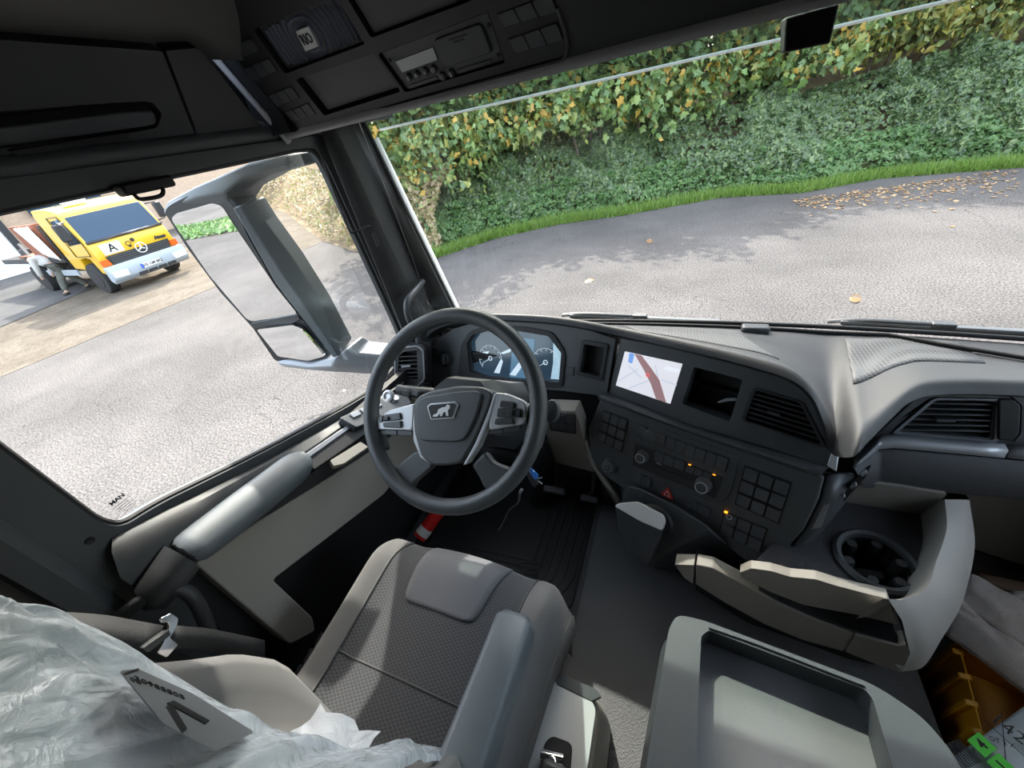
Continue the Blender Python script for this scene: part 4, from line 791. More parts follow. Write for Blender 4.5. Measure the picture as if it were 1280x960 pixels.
lt2[4] = PR.w(.495, PR.ab(*z7(1500, 615), .02)[1], .02); lb2[4] = PR.w(.495, PR.ab(*z7(1500, 760), .03)[1], .03)
grid('lower_face', [[polyat(lt2, t) for t in np.linspace(0, 1, 24)], [lerp(polyat(lt2, t), polyat(lb2, t), .08)+PR.n*.006 for t in np.linspace(0, 1, 24)], [lerp(polyat(lt2, t), polyat(lb2, t), .9)+PR.n*.006 for t in np.linspace(0, 1, 24)], [polyat(lb2, t) for t in np.linspace(0, 1, 24)], [polyat(lb2, t)+np.array([0, .2, .01]) for t in np.linspace(0, 1, 24)]], 'pad', da, smooth=60)
# side of the centre panel with the open bracket strip
PX = Pl(PL_.p(*z6(1000, 700), -.03), u=nrm(np.array([.35, .9, .0])), v=(0, 0, 1))
grid('panel_side', [[PL_.p(*z6(*p), d) for p, d in (((1000, 605), -.01), ((985, 690), -.01), ((930, 800), -.01), ((870, 870), -.01), ((790, 915), -.01))], [PL_.p(*z6(*p), d) for p, d in (((1095, 600), -.05), ((1065, 700), -.05), ((985, 800), -.05), ((940, 850), -.05), ((850, 905), -.05))]], 'charcoal', da, solid=.01)
ppanel('bracket_pad', PL_, Z7((370, 770), (410, 760), (378, 850), (335, 862)), 'steeltrim', da, r=.003, d0=-.03, d1=-.018, bevel=.002)
ppanel('bracket_rail', PL_, Z7((440, 760), (500, 700), (545, 650), (570, 635), (545, 685), (470, 765), (420, 805)), 'deep', da, d0=-.06, d1=-.045, bevel=.002)
for x, y in ((455, 752), (500, 708), (540, 660)): ppanel('bracket_clip', PL_, Z7((x-14, y), (x+8, y-16), (x+16, y-2), (x-8, y+14)), 'steeltrim', da, d0=-.05, d1=-.038, bevel=.002)
# body behind the fascias
hexa('carcass', [(-.93, 1.02, -1.15), (-.1, 1.02, -1.15), (-.1, 1.2, -1.15), (-.93, 1.2, -1.15), (-.90, 1.09, -.72), (-.1, 1.05, -.72), (-.1, 1.2, -.72), (-.93, 1.2, -.72)], 'deep', da)
hexa('carcass', [(-.1, .97, -1.2), (.36, .86, -1.2), (.5, 1.2, -1.2), (-.1, 1.2, -1.2), (-.1, 1.04, -.72), (.36, .92, -.72), (.5, 1.2, -.72), (-.1, 1.2, -.72)], 'deep', da)
hexa('carcass', [(.36, 1.02, -.95), (1.22, 1.02, -.95), (1.22, 1.2, -.95), (.36, 1.2, -.95), (.36, 1.05, -.70), (1.22, 1.05, -.70), (1.22, 1.2, -.70), (.36, 1.2, -.70)], 'deep', da)
# knee panel with its six dark keys under the pocket
PK = Pl(at(715, 545, y=.92), 6, -10)
ppanel('knee_panel', PK, Z5((800, 470), (925, 478), (950, 540), (985, 690), (1000, 730), (840, 690), (805, 600)), 'beige', da, r=.006, d0=-.05, d1=0, bevel=.004)
kp = ppanel('key_field', PK, Z5((812, 482), (925, 490), (928, 568), (820, 552)), 'black', da, r=.003, d0=-.004, d1=.004, bevel=.002)
bank_of(PK.off(.004), Z5((818, 488), (922, 495), (924, 562), (826, 546)), 3, 2, kp, d1=.003)
# ================================================================== STEERING WHEEL
PW = Pl((-.436, .528, -.503), u=(1, 0, 0), v=(0, math.sin(math.radians(42.5)), math.cos(math.radians(42.5))))
sw = empty('steering_wheel', PW.o, 'dark grey four-spoke steering wheel with silver switch wings and lion badge', 'steering wheel')
V = []; F = []; nM, nm = 72, 14; R0, r0 = .2075, .0175
for i in range(nM):
    a = 2*math.pi*i/nM
    for j in range(nm):
        b = 2*math.pi*j/nm; V.append(PW.w((R0+r0*math.cos(b))*math.cos(a), (R0+r0*math.cos(b))*math.sin(a), r0*1.05*math.sin(b)))
        F.append((i*nm+j, i*nm+(j+1) % nm, ((i+1) % nM)*nm+(j+1) % nm, ((i+1) % nM)*nm+j))
mesh('rim', V, F, 'wheel', sw)
hub = ppanel('hub_cover', PW, Z5((254, 450), (275, 415), (330, 392), (440, 372), (545, 376), (588, 402), (565, 480), (510, 600), (455, 690), (400, 702), (330, 700), (285, 655), (258, 560)), 'wheel', sw, r=.012, d0=-.05, d1=.004, bevel=.014, seg=4)
ppanel('hub_facet', PW, Z5((272, 445), (300, 420), (430, 398), (520, 392), (545, 408), (520, 500), (475, 590), (440, 604), (300, 600), (278, 580)), 'wheel', hub, r=.012, d0=-.01, d1=.009, bevel=.006, seg=3)
bd = ppanel('badge_frame', PW, Z5((322, 460), (334, 446), (438, 437), (452, 450), (430, 508), (338, 514)), 'silver', sw, r=.003, d0=.004, d1=.0125, bevel=.002)
ppanel('badge_field', PW, Z5((329, 462), (338, 452), (434, 444), (444, 452), (426, 502), (342, 507)), 'deep', bd, r=.002, d0=.008, d1=.0132)
ppanel('lion_emblem', PW, Z5((348, 500), (352, 492), (366, 486), (372, 470), (388, 462), (400, 460), (408, 450), (418, 454), (417, 466), (410, 474), (412, 497), (404, 497), (400, 480), (392, 482), (386, 498), (378, 498), (380, 486), (372, 492), (366, 500)), 'white', bd, d0=.012, d1=.0145)
lw = ppanel('switch_wing', PW, Z5((94, 538), (104, 508), (150, 474), (258, 444), (250, 556), (105, 552)), 'silver', sw, r=.008, d0=-.02, d1=.001, bevel=.004)
rw = ppanel('switch_wing', PW, Z5((590, 398), (640, 404), (700, 428), (718, 445), (722, 515), (700, 532), (566, 556), (572, 470)), 'silver', sw, r=.008, d0=-.02, d1=.001, bevel=.004)
ppanel('silver_edge', PW, Z5((590, 402), (598, 405), (575, 500), (525, 620), (480, 690), (460, 700), (510, 610), (560, 490)), 'silver', sw, d0=-.02, d1=.002, bevel=.002)
ppanel('silver_edge', PW, Z5((252, 446), (257, 450), (262, 560), (288, 655), (325, 698), (282, 668), (254, 600), (248, 500)), 'silver', sw, d0=-.02, d1=.000, bevel=.002)
for q in (((138, 492), (204, 482), (207, 512), (136, 520)), ((133, 524), (207, 516), (208, 546), (136, 544)), ((116, 500), (134, 492), (132, 520), (116, 524))): ppanel('wheel_switch', PW, Z5(*q), 'button', lw, r=.004, d0=-.004, d1=.006, bevel=.0015)
ppanel('wheel_dial', PW, Z5((140, 500), (160, 498), (160, 514), (140, 516)), 'black', lw, r=.002, d0=0, d1=.010, bevel=.001)
for q in (((112, 556), (180, 556), (184, 574), (120, 572)), ((184, 557), (246, 557), (247, 578), (188, 576))): ppanel('wheel_switch', PW, Z5(*q), 'button', lw, r=.003, d0=-.012, d1=-.002, bevel=.0015)
for q in (((620, 432), (670, 438), (674, 464), (612, 460)), ((606, 464), (700, 466), (700, 502), (602, 502)), ((598, 506), (672, 506), (668, 530), (592, 532))): ppanel('wheel_switch', PW, Z5(*q), 'button', rw, r=.004, d0=-.004, d1=.006, bevel=.0015)
ppanel('wheel_dial', PW, Z5((651, 470), (672, 470), (670, 496), (650, 496)), 'black', rw, r=.002, d0=0, d1=.011, bevel=.001)
for q in (((562, 554), (622, 546), (620, 566), (556, 572)), ((625, 546), (698, 536), (690, 556), (624, 566))): ppanel('wheel_switch', PW, Z5(*q), 'button', rw, r=.003, d0=-.014, d1=-.003, bevel=.0015)
for q in (((66, 470), (100, 500), (108, 560), (130, 640), (80, 640), (62, 560)), ((790, 420), (724, 440), (716, 540), (700, 620), (770, 640), (795, 540)),
          ((160, 722), (262, 640), (330, 702), (246, 772), (232, 812), (150, 780)), ((486, 700), (544, 640), (580, 690), (652, 716), (620, 800), (540, 800), (520, 750))):
    ppanel('spoke', PW, Z5(*q), 'wheel', sw, r=.010, d0=-.028, d1=-.004, bevel=.008, seg=3)
# column shroud, stalks, key
co = empty('steering_column', PW.w(0, 0, -.2), 'black steering column shroud with stalks behind the steering wheel', 'column')
ax = -PW.n
def ringpts(d, w_, h, dy=0): c = PW.w(0, dy, -d); return [c+PW.u*x*w_+PW.v*y*h for x, y in ((-1, .6), (-.6, 1), (.6, 1), (1, .6), (1, -.6), (.6, -1), (-.6, -1), (-1, -.6))]
grid('shroud', [ringpts(.05, .075, .07), ringpts(.10, .085, .08), ringpts(.22, .08, .085), ringpts(.34, .07, .10)], 'black', co, closed=True, caps=True, smooth=40)
tube('lower_shaft', [PW.w(0, 0, -.3), np.array([-.42, .95, -1.1]), np.array([-.47, .98, -1.4])], .05, 'deep', co, n=12, k=4)
def zk(x, y): return (560+x/4.3625, 500+y/4.3625)
tube('stalk', [PW.w(-.05, .03, -.09), PW.p(*z5(240, 395), -.075), PW.p(*z5(190, 385), -.07)], lambda t: .016-.003*t, 'charcoal', co, n=10, k=4)
for x in (225, 262): ppanel('stalk_key', PW.off(-.056), Z5((x-14, 388), (x+14, 394), (x+12, 416), (x-16, 410)), 'button', co, r=.003, d0=-.01, d1=.002, bevel=.001)
lathe('stalk_ring', PW.off(-.07), PW.ab(*z5(155, 415), -.07), [(.016, 0), (.016, .008), (.011, .010), (.006, .006)], 'silver', co, 18)
tube('stalk', [PW.w(.06, .03, -.09), PW.p(*z5(790, 480), -.08), PW.p(*z5(812, 478), -.07)], .012, 'black', co, n=10, k=4)
lathe('stalk_end', PW.off(-.065), PW.ab(*z5(826, 476), -.065), [(.015, -.02), (.017, .0), (.015, .008), (.009, .010)], 'charcoal', co, 18, ell=1.5)
ke = empty('key_bunch', at(668, 600, y=.72), 'ignition key hanging with bright blue tag below the steering wheel', 'key')
PKy = Pl(at(668, 600, y=.72), 10, 20)
ppanel('blue_tag', PKy, [zk(*p) for p in ((440, 376), (455, 372), (492, 410), (486, 432), (470, 425))], 'blue', ke, r=.003, d0=-.004, d1=.004, bevel=.001)
ppanel('key_head', PKy, [zk(*p) for p in ((418, 400), (436, 390), (488, 462), (468, 484), (452, 470))], 'black', ke, r=.005, d0=-.012, d1=-.004, bevel=.002)
tube('key_ring', [PKy.w(*PKy.ab(*zk(x, y)), .003) for x, y in ((462, 378), (470, 390), (458, 402), (450, 390))], .0012, 'chrome', ke, n=6, k=5, closed=True, up=PKy.n)
for x, y, x2, y2 in ((490, 430, 512, 422), (488, 440, 515, 458)): tube('key_blade', [PKy.p(*zk(x, y)), PKy.p(*zk(x2, y2))], .0025, 'steeltrim', ke, n=6, k=1)
lv = tube('adjuster_rod', [at(*zk(275, 712), z=-1.36), at(*zk(300, 668), y=.80), at(*zk(335, 600), y=.78), at(*zk(382, 560), y=.76), at(*zk(392, 510), y=.74), at(*zk(402, 488), y=.74)], lambda t: .003+.006*max(0, t-.55), 'steeltrim', n=8, k=4)
tag(lv, 'thin metal rod hanging below the steering column', 'rod')
# pedals
for px, py, w_, lab in ((740, 622, .07, 'accelerator pedal in the dark footwell left of the centre panel'), (698, 612, .09, 'brake pedal in the dark footwell under the steering wheel')):
    c = at(px, py, z=-1.27); e = empty('pedal', c, lab, 'pedal'); box('pedal_plate', c, (w_, .03, .15), 'black', e, ax=((1, 0, 0), (0, .75, .66), (0, -.66, .75)), bevel=.008); tube('pedal_arm', [c+np.array([0, .02, 0]), c+np.array([0, .12, .12]), c+np.array([0, .2, .25])], .012, 'deep', e, n=8, k=3)
# driver's floor mat
PF_ = Pl((-.5, .7, -1.412), u=(1, 0, 0), v=(0, 1, 0))
fm = empty('floor_mat', PF_.o, 'black ribbed rubber floor mat in front of the driver seat', 'mat')
mo = rpoly([(-.36, -.25), (.22, -.25), (.235, -.13), (.27, -.12), (.272, .45), (-.36, .45)], .03)
panel('mat_base', PF_, mo, 'rubbermat', fm, d0=-.006, d1=.008, bevel=.003)
for k in range(6):
    s = .032*k; P_ = [(.25-s, .42), (.25-s, .05), (.24-s, -.05), (.20-s, -.10+s*.5), (.1, -.13+s*.8), (-.30, -.15+s*.8)]
    tube('mat_rib', [PF_.w(a, b, .008) for a, b in P_], .0055, 'rubbermat', fm, n=6, k=4, flat=.7)
# fire extinguisher by the door
fe = empty('fire_extinguisher', at(536, 662, z=-1.30), 'small red extinguisher on the floor beside the driver seat front', 'extinguisher')
a_, b_ = at(524, 672, z=-1.27), at(548, 640, z=-1.22); tube('cylinder', [a_, lerp(a_, b_, .1), lerp(a_, b_, .9), b_], lambda t: .026 if .02 < t < .98 else .015, 'red', fe, n=16, k=3)
tube('label_band', [lerp(a_, b_, .12), lerp(a_, b_, .38)], .0275, 'offwhite', fe, n=16, k=1); tube('neck', [b_, b_+np.array([.0, .03, .02])], .010, 'black', fe, n=8, k=1)
# ================================================================== DRIVER SEAT
def fabric(name, c1, c2):
    m = bpy.data.materials.new(name); m.use_nodes = True; t = m.node_tree; N = t.nodes; L = t.links; p = N['Principled BSDF']; g = N.new('ShaderNodeNewGeometry')
    mp = N.new('ShaderNodeMapping'); mp.inputs['Scale'].default_value = (80, 125, 1); L.new(g.outputs['Position'], mp.inputs[0])
    # honeycomb: two offset dot lattices
    outs = []
    for off in ((0, 0, 0), (.5, .5, 0)):
        ad = N.new('ShaderNodeVectorMath'); ad.inputs[1].default_value = off; L.new(mp.outputs[0], ad.inputs[0]); fr = N.new('ShaderNodeVectorMath'); fr.operation = 'FRACTION'; L.new(ad.outputs[0], fr.inputs[0])
        sb = N.new('ShaderNodeVectorMath'); sb.operation = 'SUBTRACT'; sb.inputs[1].default_value = (.5, .5, 0); L.new(fr.outputs[0], sb.inputs[0]); ml = N.new('ShaderNodeVectorMath'); ml.operation = 'MULTIPLY'; ml.inputs[1].default_value = (1, 1, 0); L.new(sb.outputs[0], ml.inputs[0])
        ln = N.new('ShaderNodeVectorMath'); ln.operation = 'LENGTH'; L.new(ml.outputs[0], ln.inputs[0]); outs.append(ln.outputs['Value'])
    mn = N.new('ShaderNodeMath'); mn.operation = 'MINIMUM'; L.new(outs[0], mn.inputs[0]); L.new(outs[1], mn.inputs[1])
    r = N.new('ShaderNodeValToRGB'); e = r.color_ramp.elements; e[0].position = .22; e[1].position = .40; e[0].color = c1+(1,); e[1].color = c2+(1,); L.new(mn.outputs[0], r.inputs[0]); L.new(r.outputs[0], p.inputs['Base Color'])
    b = N.new('ShaderNodeBump'); b.inputs['Strength'].default_value = .6; b.inputs['Distance'].default_value = .002; b.invert = True; L.new(mn.outputs[0], b.inputs['Height']); L.new(b.outputs[0], p.inputs['Normal'])
    p.inputs['Roughness'].default_value = .9; p.inputs['Sheen Weight'].default_value = .15; MAT[name] = m
fabric('hexfabric', (.046, .047, .050), (.020, .021, .023))
mat('seatgrey', (.105, .102, .098), .9, bump=(1500, .7), sheen=.2); mat('seatinsert', (.098, .100, .108), .92, bump=(1600, .7), sheen=.2); mat('piping', (.05, .05, .05), .7)
ds = empty('driver_seat', (-.435, .15, -1.4), 'grey fabric driver seat with honeycomb cushion and pale front insert', 'seat')
XS = -.437
def sst(a, b, x): t = min(max((x-a)/(b-a), 0), 1); return t*t*(3-2*t)
def szp(s, y):
    hw = .236+.03*min(max(y, 0)/.4, 1); yf = y-.03*s*s*(y > .2)*min((y-.2)/.2, 1) if y > .2 else y
    z = -.905+.034*sst(.58, .86, abs(s))-.11*sst(.86, 1.02, abs(s))**1.6+.008*math.cos(s*2)
    z -= .055*max(0, (y-.33)/.11)**2.4; z += .02*max(0, (.1-y)/.2)
    return np.array([XS+hw*s, yf, z])
ys = [-.08, -.02, .05, .10, .15, .20, .25, .29, .33, .36, .385, .41, .43, .445]
def patch(name, s0, s1, m, n=14, lift=0.):
    rows = [[szp(s, y)+np.array([0, 0, lift]) for s in np.linspace(s0, s1, n)] for y in ys]; rows.append([p+np.array([0, .004, -.03]) for p in rows[-1]]); rows.append([p+np.array([0, -.012, -.08]) for p in rows[-1]])
    return grid(name, rows, m, ds, smooth=80)
patch('cushion', -.70, .70, 'hexfabric'); patch('bolster', -1.02, -.70, 'seatgrey', 10); patch('bolster', .70, 1.02, 'seatgrey', 10)
# pale insert at the front edge
sfront = lambda y: .40 if y > .40 else .40-.06*sst(.40, .28, y)
iy = [.272, .274, .28, .292, .31, .33, .355, .385, .41, .43, .446]
ihw = [.20, .30, .345, .37, .385, .395, .405, .415, .425, .43, .435]
rows = [[szp(s*w_-.01, y)+np.array([0, 0, .0045 if k > 0 else -.004]) for s in np.linspace(-1, 1, 13)] for k, (y, w_) in enumerate(zip(iy, ihw))]; rows.append([p+np.array([0, .006, -.03]) for p in rows[-1]])
grid('front_insert', rows, 'seatinsert', ds, smooth=80, solid=.006)
for s in (-.70, .70): tube('seam_piping', [szp(s, y)+np.array([0, 0, .001]) for y in ys], .0028, 'piping', ds, n=6, k=1)
tube('cross_seam', [szp(s, .135)+np.array([0, 0, .0005]) for s in np.linspace(-.70, .70, 12)], .002, 'piping', ds, n=6, k=1)
V0 = [szp(-1.02, y) for y in ys]; V1 = [szp(1.02, y) for y in ys]
for Vs in (V0, V1): grid('cushion_side', [Vs, [p+np.array([0, 0, -.10]) for p in Vs]], 'seatgrey', ds, solid=.004)
grid('cushion_front', [[szp(s, .445)+np.array([0, -.01, -.10]) for s in np.linspace(-1, 1, 8)], [szp(s, .445)+np.array([0, -.03, -.20]) for s in np.linspace(-1, 1, 8)]], 'black', ds)
hexa('seat_base', [(-.64, -.1, -1.40), (-.24, -.1, -1.40), (-.24, .33, -1.40), (-.64, .33, -1.40), (-.67, -.1, -1.02), (-.21, -.1, -1.02), (-.21, .38, -1.02), (-.67, .38, -1.02)], 'black', ds, bevel=.02)
for k in range(4): tube('side_lever', [(-.70, .02+.035*k, -1.0), (-.725, .03+.035*k, -.98), (-.73, .06+.035*k, -.975)], .008, 'black', ds, n=8, k=3)
# arm rest on the right side
ar = [[(x, y, z+dz) for x, dz in ((-.272, -.03), (-.27, .0), (-.262, .008), (-.205, .008), (-.197, 0), (-.193, -.03), (-.198, -.075), (-.265, -.075))] for y, z in ((.275, -.795), (.20, -.786), (.1, -.776), (.0, -.765), (-.12, -.75))]
ar = [[lerp(p, np.mean(ar[0], 0), .35)+np.array([0, .016, 0]) for p in ar[0]]]+ar
grid('arm_rest', ar, 'armpad', ds, closed=True, caps=True, smooth=50, bevel=.005)
# backrest: leaning block with side bolsters
def back(s, z, front=True):
    k = (z+.88)/.62; y = .02-.20*k-.02*math.sin(k*3); w_ = np.interp(z, [-.92, -.88, -.84, -.79, -.75, -.70, -.6, -.3, -.14], [.10, .135, .18, .225, .248, .257, .245, .23, .20])
    bo = np.interp(z, [-.92, -.86, -.78, -.68, -.5, -.2], [.0, .04, .09, .10, .085, .06])*sst(.5, .8, abs(s))-.06*sst(.86, 1.0, abs(s))
    if not front: return np.array([XS+w_*s, y-.14, z])
    return np.array([XS+w_*s, y+bo, z-.02*bo])
zs = np.linspace(-.92, -.14, 26); ss = np.linspace(-1, 1, 25)
grid('backrest', [[back(s, z) for s in ss]+[back(s, z, False) for s in ss[::-1]] for z in zs], 'seatgrey', ds, closed=True, caps=True, smooth=80)
hexa('head_rest', [(-.57, -.36, -.10), (-.30, -.36, -.10), (-.30, -.25, -.10), (-.57, -.25, -.10), (-.55, -.40, .10), (-.32, -.40, .10), (-.32, -.31, .10), (-.55, -.31, .10)], 'seatgrey', ds, bevel=.03, seg=3)
# ------------------------------------------------------------------ plastic protective cover over the backrest
m = bpy.data.materials.new('plasticfilm'); m.use_nodes = True; t = m.node_tree; N = t.nodes; L = t.links; p = N['Principled BSDF']
p.inputs['Base Color'].default_value = (.80, .85, .90, 1); p.inputs['Roughness'].default_value = .2; p.inputs['Coat Weight'].default_value = .5; p.inputs['Coat Roughness'].default_value = .08
g = N.new('ShaderNodeNewGeometry'); nz = N.new('ShaderNodeTexNoise'); nz.inputs['Scale'].default_value = 22; nz.inputs['Detail'].default_value = 5; nz.inputs['Distortion'].default_value = 1.6; L.new(g.outputs['Position'], nz.inputs['Vector'])
b = N.new('ShaderNodeBump'); b.inputs['Strength'].default_value = .8; b.inputs['Distance'].default_value = .012; L.new(nz.outputs['Fac'], b.inputs['Height']); L.new(b.outputs[0], p.inputs['Normal'])
tr = N.new('ShaderNodeBsdfTransparent'); tr.inputs[0].default_value = (.9, .92, .94, 1); mx = N.new('ShaderNodeMixShader'); mx.inputs[0].default_value = .35; L.new(p.outputs[0], mx.inputs[1]); L.new(tr.outputs[0], mx.inputs[2]); L.new(mx.outputs[0], N['Material Output'].inputs[0]); MAT['plasticfilm'] = m
pc = empty('plastic_cover', (-.45, 0, -.78), 'crumpled clear plastic protective film over the driver seat backrest', 'plastic cover')
hem = [at(-60, 782, x=-.70), at(20, 768, x=-.68), at(70, 768, x=-.66), at(120, 785, x=-.64), at(175, 812, x=-.61), at(235, 852, x=-.58), at(290, 885, x=-.54), at(335, 912, x=-.50), at(385, 932, x=-.46), at(410, 940, x=-.44), at(440, 936, x=-.41), at(455, 946, x=-.39), at(500, 940, x=-.33), at(530, 930, x=-.30), at(556, 934, x=-.275), at(566, 950, x=-.26)]
topc = [np.array([-.74+.52*k/15, -.20, -.16]) for k in range(16)]
def cov(a, b_):
    p_ = lerp(polyat(hem, a), polyat(topc, a), b_); q = np.array([0, .035*math.sin(math.pi*min(b_*1.3, 1)), 0])
    nzv = noise.noise(Vector((a*7, b_*4, 1.3)))*.022+noise.noise(Vector((a*19, b_*9, 5)))*.010+abs(noise.noise(Vector((a*31, b_*14, 8))))*.006; edge = min(1, b_*5+.25)
    return p_+q+np.array([.3*nzv, .8*nzv, .6*nzv])*edge
grid('film', [[cov(a, b_) for a in np.linspace(0, 1, 90)] for b_ in list(np.linspace(0, .3, 22))+list(np.linspace(.33, 1, 18))], 'plasticfilm', pc, smooth=80)
# ragged lower hem folds
for k, (x, y) in enumerate(((455, 944), (515, 934), (548, 938), (400, 938))):
    c = at(x, y, x=hem[0][0] if 0 else -.46+.05*k if k < 3 else -.45); V_ = []
    rows = [[c+np.array([.022*(i-3), .006*math.sin(i*1.9+k)+.012*j, -.010*j+.012*math.sin(i*1.3+j+k)]) for i in range(7)] for j in range(5)]
    grid('hem_fold', rows, 'plasticfilm', pc, smooth=80)
# grey printed label on the film
mat('labelgrey', (.20, .205, .215), .35, coat=.4)
la, lb_ = (.27, .50), (.015, .16)
lcen = cov(.38, .085); un = nrm(cov(.46, .06)-cov(.30, .06)); vn = cov(.38, .16)-cov(.38, .02); vn = nrm(vn-(vn@un)*un); PLb = Pl(lcen, u=un, v=vn)
if PLb.n@PLb.o > 0: PLb = Pl(lcen, u=un, v=-vn)
PLb = PLb.off(.016)
lbp = ppanel('printed_label', PLb, [(150, 838), (172, 836), (240, 866), (318, 915), (268, 938), (205, 905)], 'labelgrey', pc, r=.006, d0=-.001, d1=.0)
def lbl(s, px, py, sz, rot=0, bold=0): a_, b_ = PLb.ab(px, py); text('label_print', s, PLb, a_, b_, sz, 'deep', lbp, d=.0006, ext=.0003, rot=rot, bold=bold)
e1_ = np.array(PLb.ab(262, 905))-np.array(PLb.ab(206, 880)); rt = math.atan2(e1_[1], e1_[0])
ppanel('label_print', PLb, [(207, 884), (213, 879), (233, 912), (227, 917)], 'deep', lbp, d0=0, d1=.001); ppanel('label_print', PLb, [(208, 880), (216, 877), (261, 902), (256, 906)], 'deep', lbp, d0=0, d1=.0012)
lbl('30988808', 200, 861, .016, rt+.15); lbl('00', 169, 852, .014, rt+.15)
ppanel('label_print', PLb, [(154, 842), (172, 836), (173, 838), (155, 844)], 'deep', lbp, d0=0, d1=.0008)
# ------------------------------------------------------------------ seat belt with tongue
sb_ = empty('seat_belt', at(200, 790, x=-.74), 'black seat belt with silver tongue between B-pillar and driver seat', 'seat belt')
up_ = [at(-60, 758, x=-.86), at(40, 762, x=-.83), at(130, 768, x=-.79), at(205, 782, x=-.75)]; dn_ = [at(-60, 800, x=-.83), at(40, 800, x=-.80), at(120, 806, x=-.76), at(190, 812, x=-.73)]
grid('webbing', [[polyat(up_, t) for t in np.linspace(0, 1, 14)], [polyat(dn_, t) for t in np.linspace(0, 1, 14)]], 'belt', sb_, solid=.003)
u2 = [at(215, 782, x=-.745), at(260, 785, x=-.735), at(330, 800, x=-.73)]; d2_ = [at(205, 810, x=-.73), at(260, 812, x=-.73), at(330, 830, x=-.73)]
grid('webbing', [[polyat(u2, t) for t in np.linspace(0, 1, 8)], [polyat(d2_, t) for t in np.linspace(0, 1, 8)]], 'belt', sb_, solid=.003)
PBt = Pl(at(206, 793, x=-.735), u=nrm(at(222, 785, x=-.735)-at(196, 797, x=-.735)), v=nrm(at(206, 770, x=-.745)-at(206, 815, x=-.73)))
def z8(x, y): return (x/2.4, 560+y/2.4)
ppanel('tongue', PBt, [z8(*p) for p in ((475, 512), (508, 496), (532, 512), (528, 540), (508, 568), (536, 590), (500, 628), (470, 612), (488, 580), (505, 540), (500, 522), (482, 526))], 'chrome', sb_, r=.003, d0=-.003, d1=.003, bevel=.001)
ppanel('tongue_grip', PBt, [z8(*p) for p in ((420, 598), (500, 545), (508, 560), (440, 612))], 'black', sb_, r=.003, d0=-.008, d1=.006, bevel=.002)
# ================================================================== PARKING BRAKE CONSOLE
bc = empty('brake_console', (-.13, .15, -1.32), 'tall narrow parking brake console between the driver seat and folded table', 'console')
tpx = [at(*p, z=-1.05) for p in ((690, 846), (700, 840), (742, 858), (754, 872), (752, 900), (738, 960))]
def cs_(y, dx=0, z=-1.05): return None
topl = [(-.186, .262), (-.165, .288), (-.10, .285), (-.07, .262), (-.066, .0), (-.09, -.2), (-.26, -.2), (-.225, .06)]
V = [np.array([x, y, -1.05+(-.012 if y > .25 else 0)]) for x, y in topl]+[np.array([x*1.0+(.012 if x > -.13 else -.012), y+.02, -1.20]) for x, y in topl]+[np.array([x+(.02 if x > -.13 else -.02), y+.03, -1.33]) for x, y in topl]
n8 = 8; F = [list(range(8))]+[(i, (i+1) % 8, (i+1) % 8+8, i+8) for i in range(8)]+[(i+8, (i+1) % 8+8, (i+1) % 8+16, i+16) for i in range(8)]
mesh('console_body', V, F, 'beige', bc, bevel=.012, seg=3)
PBc = Pl((-.13, .15, -1.049), u=(1, 0, 0), v=(0, 1, 0))
hq = [(680, 962), (690, 932), (702, 926), (716, 933), (714, 962)]
rech = PBc.loop([(672, 980), (680, 930), (690, 920), (716, 930), (712, 985)])
panel('silver_plate', PBc, rpoly(inset([(x+.13, y-.15) for x, y in topl], .93), .012), 'silver', bc, d0=-.004, d1=.004, holes=[rpoly(rech, .012)], bevel=.002)
ppanel('dark_nose', PBc, [(700, 842), (745, 862), (752, 872), (740, 878), (695, 856)], 'charcoal', bc, r=.004, d0=-.004, d1=.0055, bevel=.002)
panel('lever_well', PBc, rpoly(rech, .012), 'deep', bc, d0=-.02, d1=.0045, bevel=.001); 
bl = empty('parking_brake_lever', at(692, 948, z=-1.04), 'short chrome and black parking brake lever at the bottom edge', 'lever')
tube('lever_stem', [at(690, 950, z=-1.045), at(690, 962, z=-1.0)], .012, 'chrome', bl, n=14, k=1); c = at(688, 985, z=-.99); box('lever_knob', c, (.05, .07, .03), 'black', bl, bevel=.01, seg=3); tube('chrome_band', [at(676, 943, z=-1.03), at(704, 950, z=-1.03)], .009, 'chrome', bl, n=10, k=1)
# ================================================================== FOLDED MIDDLE SEAT WITH TABLE
ft = empty('folding_table', (.23, .1, -1.3), 'folded-down middle seat back forming a dark grey tray table', 'table')
PTb = Pl((0, 0, -.85), u=(1, 0, 0), v=(0, 1, 0))
ol = [(.047, .370), (.060, .398), (.105, .402), (.36, .378), (.412, .352), (.436, .312), (.452, -.25), (-.012, -.25), (.025, .16)]
hl_ = [(.116, .386), (.345, .366), (.352, .355), (.358, -.2), (.075, -.2), (.103, .372)]
panel('tray_rim', PTb, rpoly(ol, .02), 'trayrim', ft, d0=-.10, d1=0, holes=[rpoly(hl_, .006)], bevel=.010, seg=3)
panel('tray_floor', PTb, inset(hl_, 1.03), 'tabletop', ft, d0=-.09, d1=-.052)
grid('tray_skirt', [[PTb.w(a, b_, -.085) for a, b_ in rpoly(ol, .02)], [PTb.w(.23+(a-.23)*1.04, .05+(b_-.05)*1.02, -.12) for a, b_ in rpoly(ol, .02)], [PTb.w(.23+(a-.23)*.98, .05+(b_-.05)*.98, -.20) for a, b_ in rpoly(ol, .02)]], 'charcoal', ft, closed=True, smooth=60)
tube('rim_highlight', [PTb.w(a, b_, .001) for a, b_ in ((.116, .391), (.2, .386), (.345, .371))], .003, 'trayrim', ft, n=6, k=3)
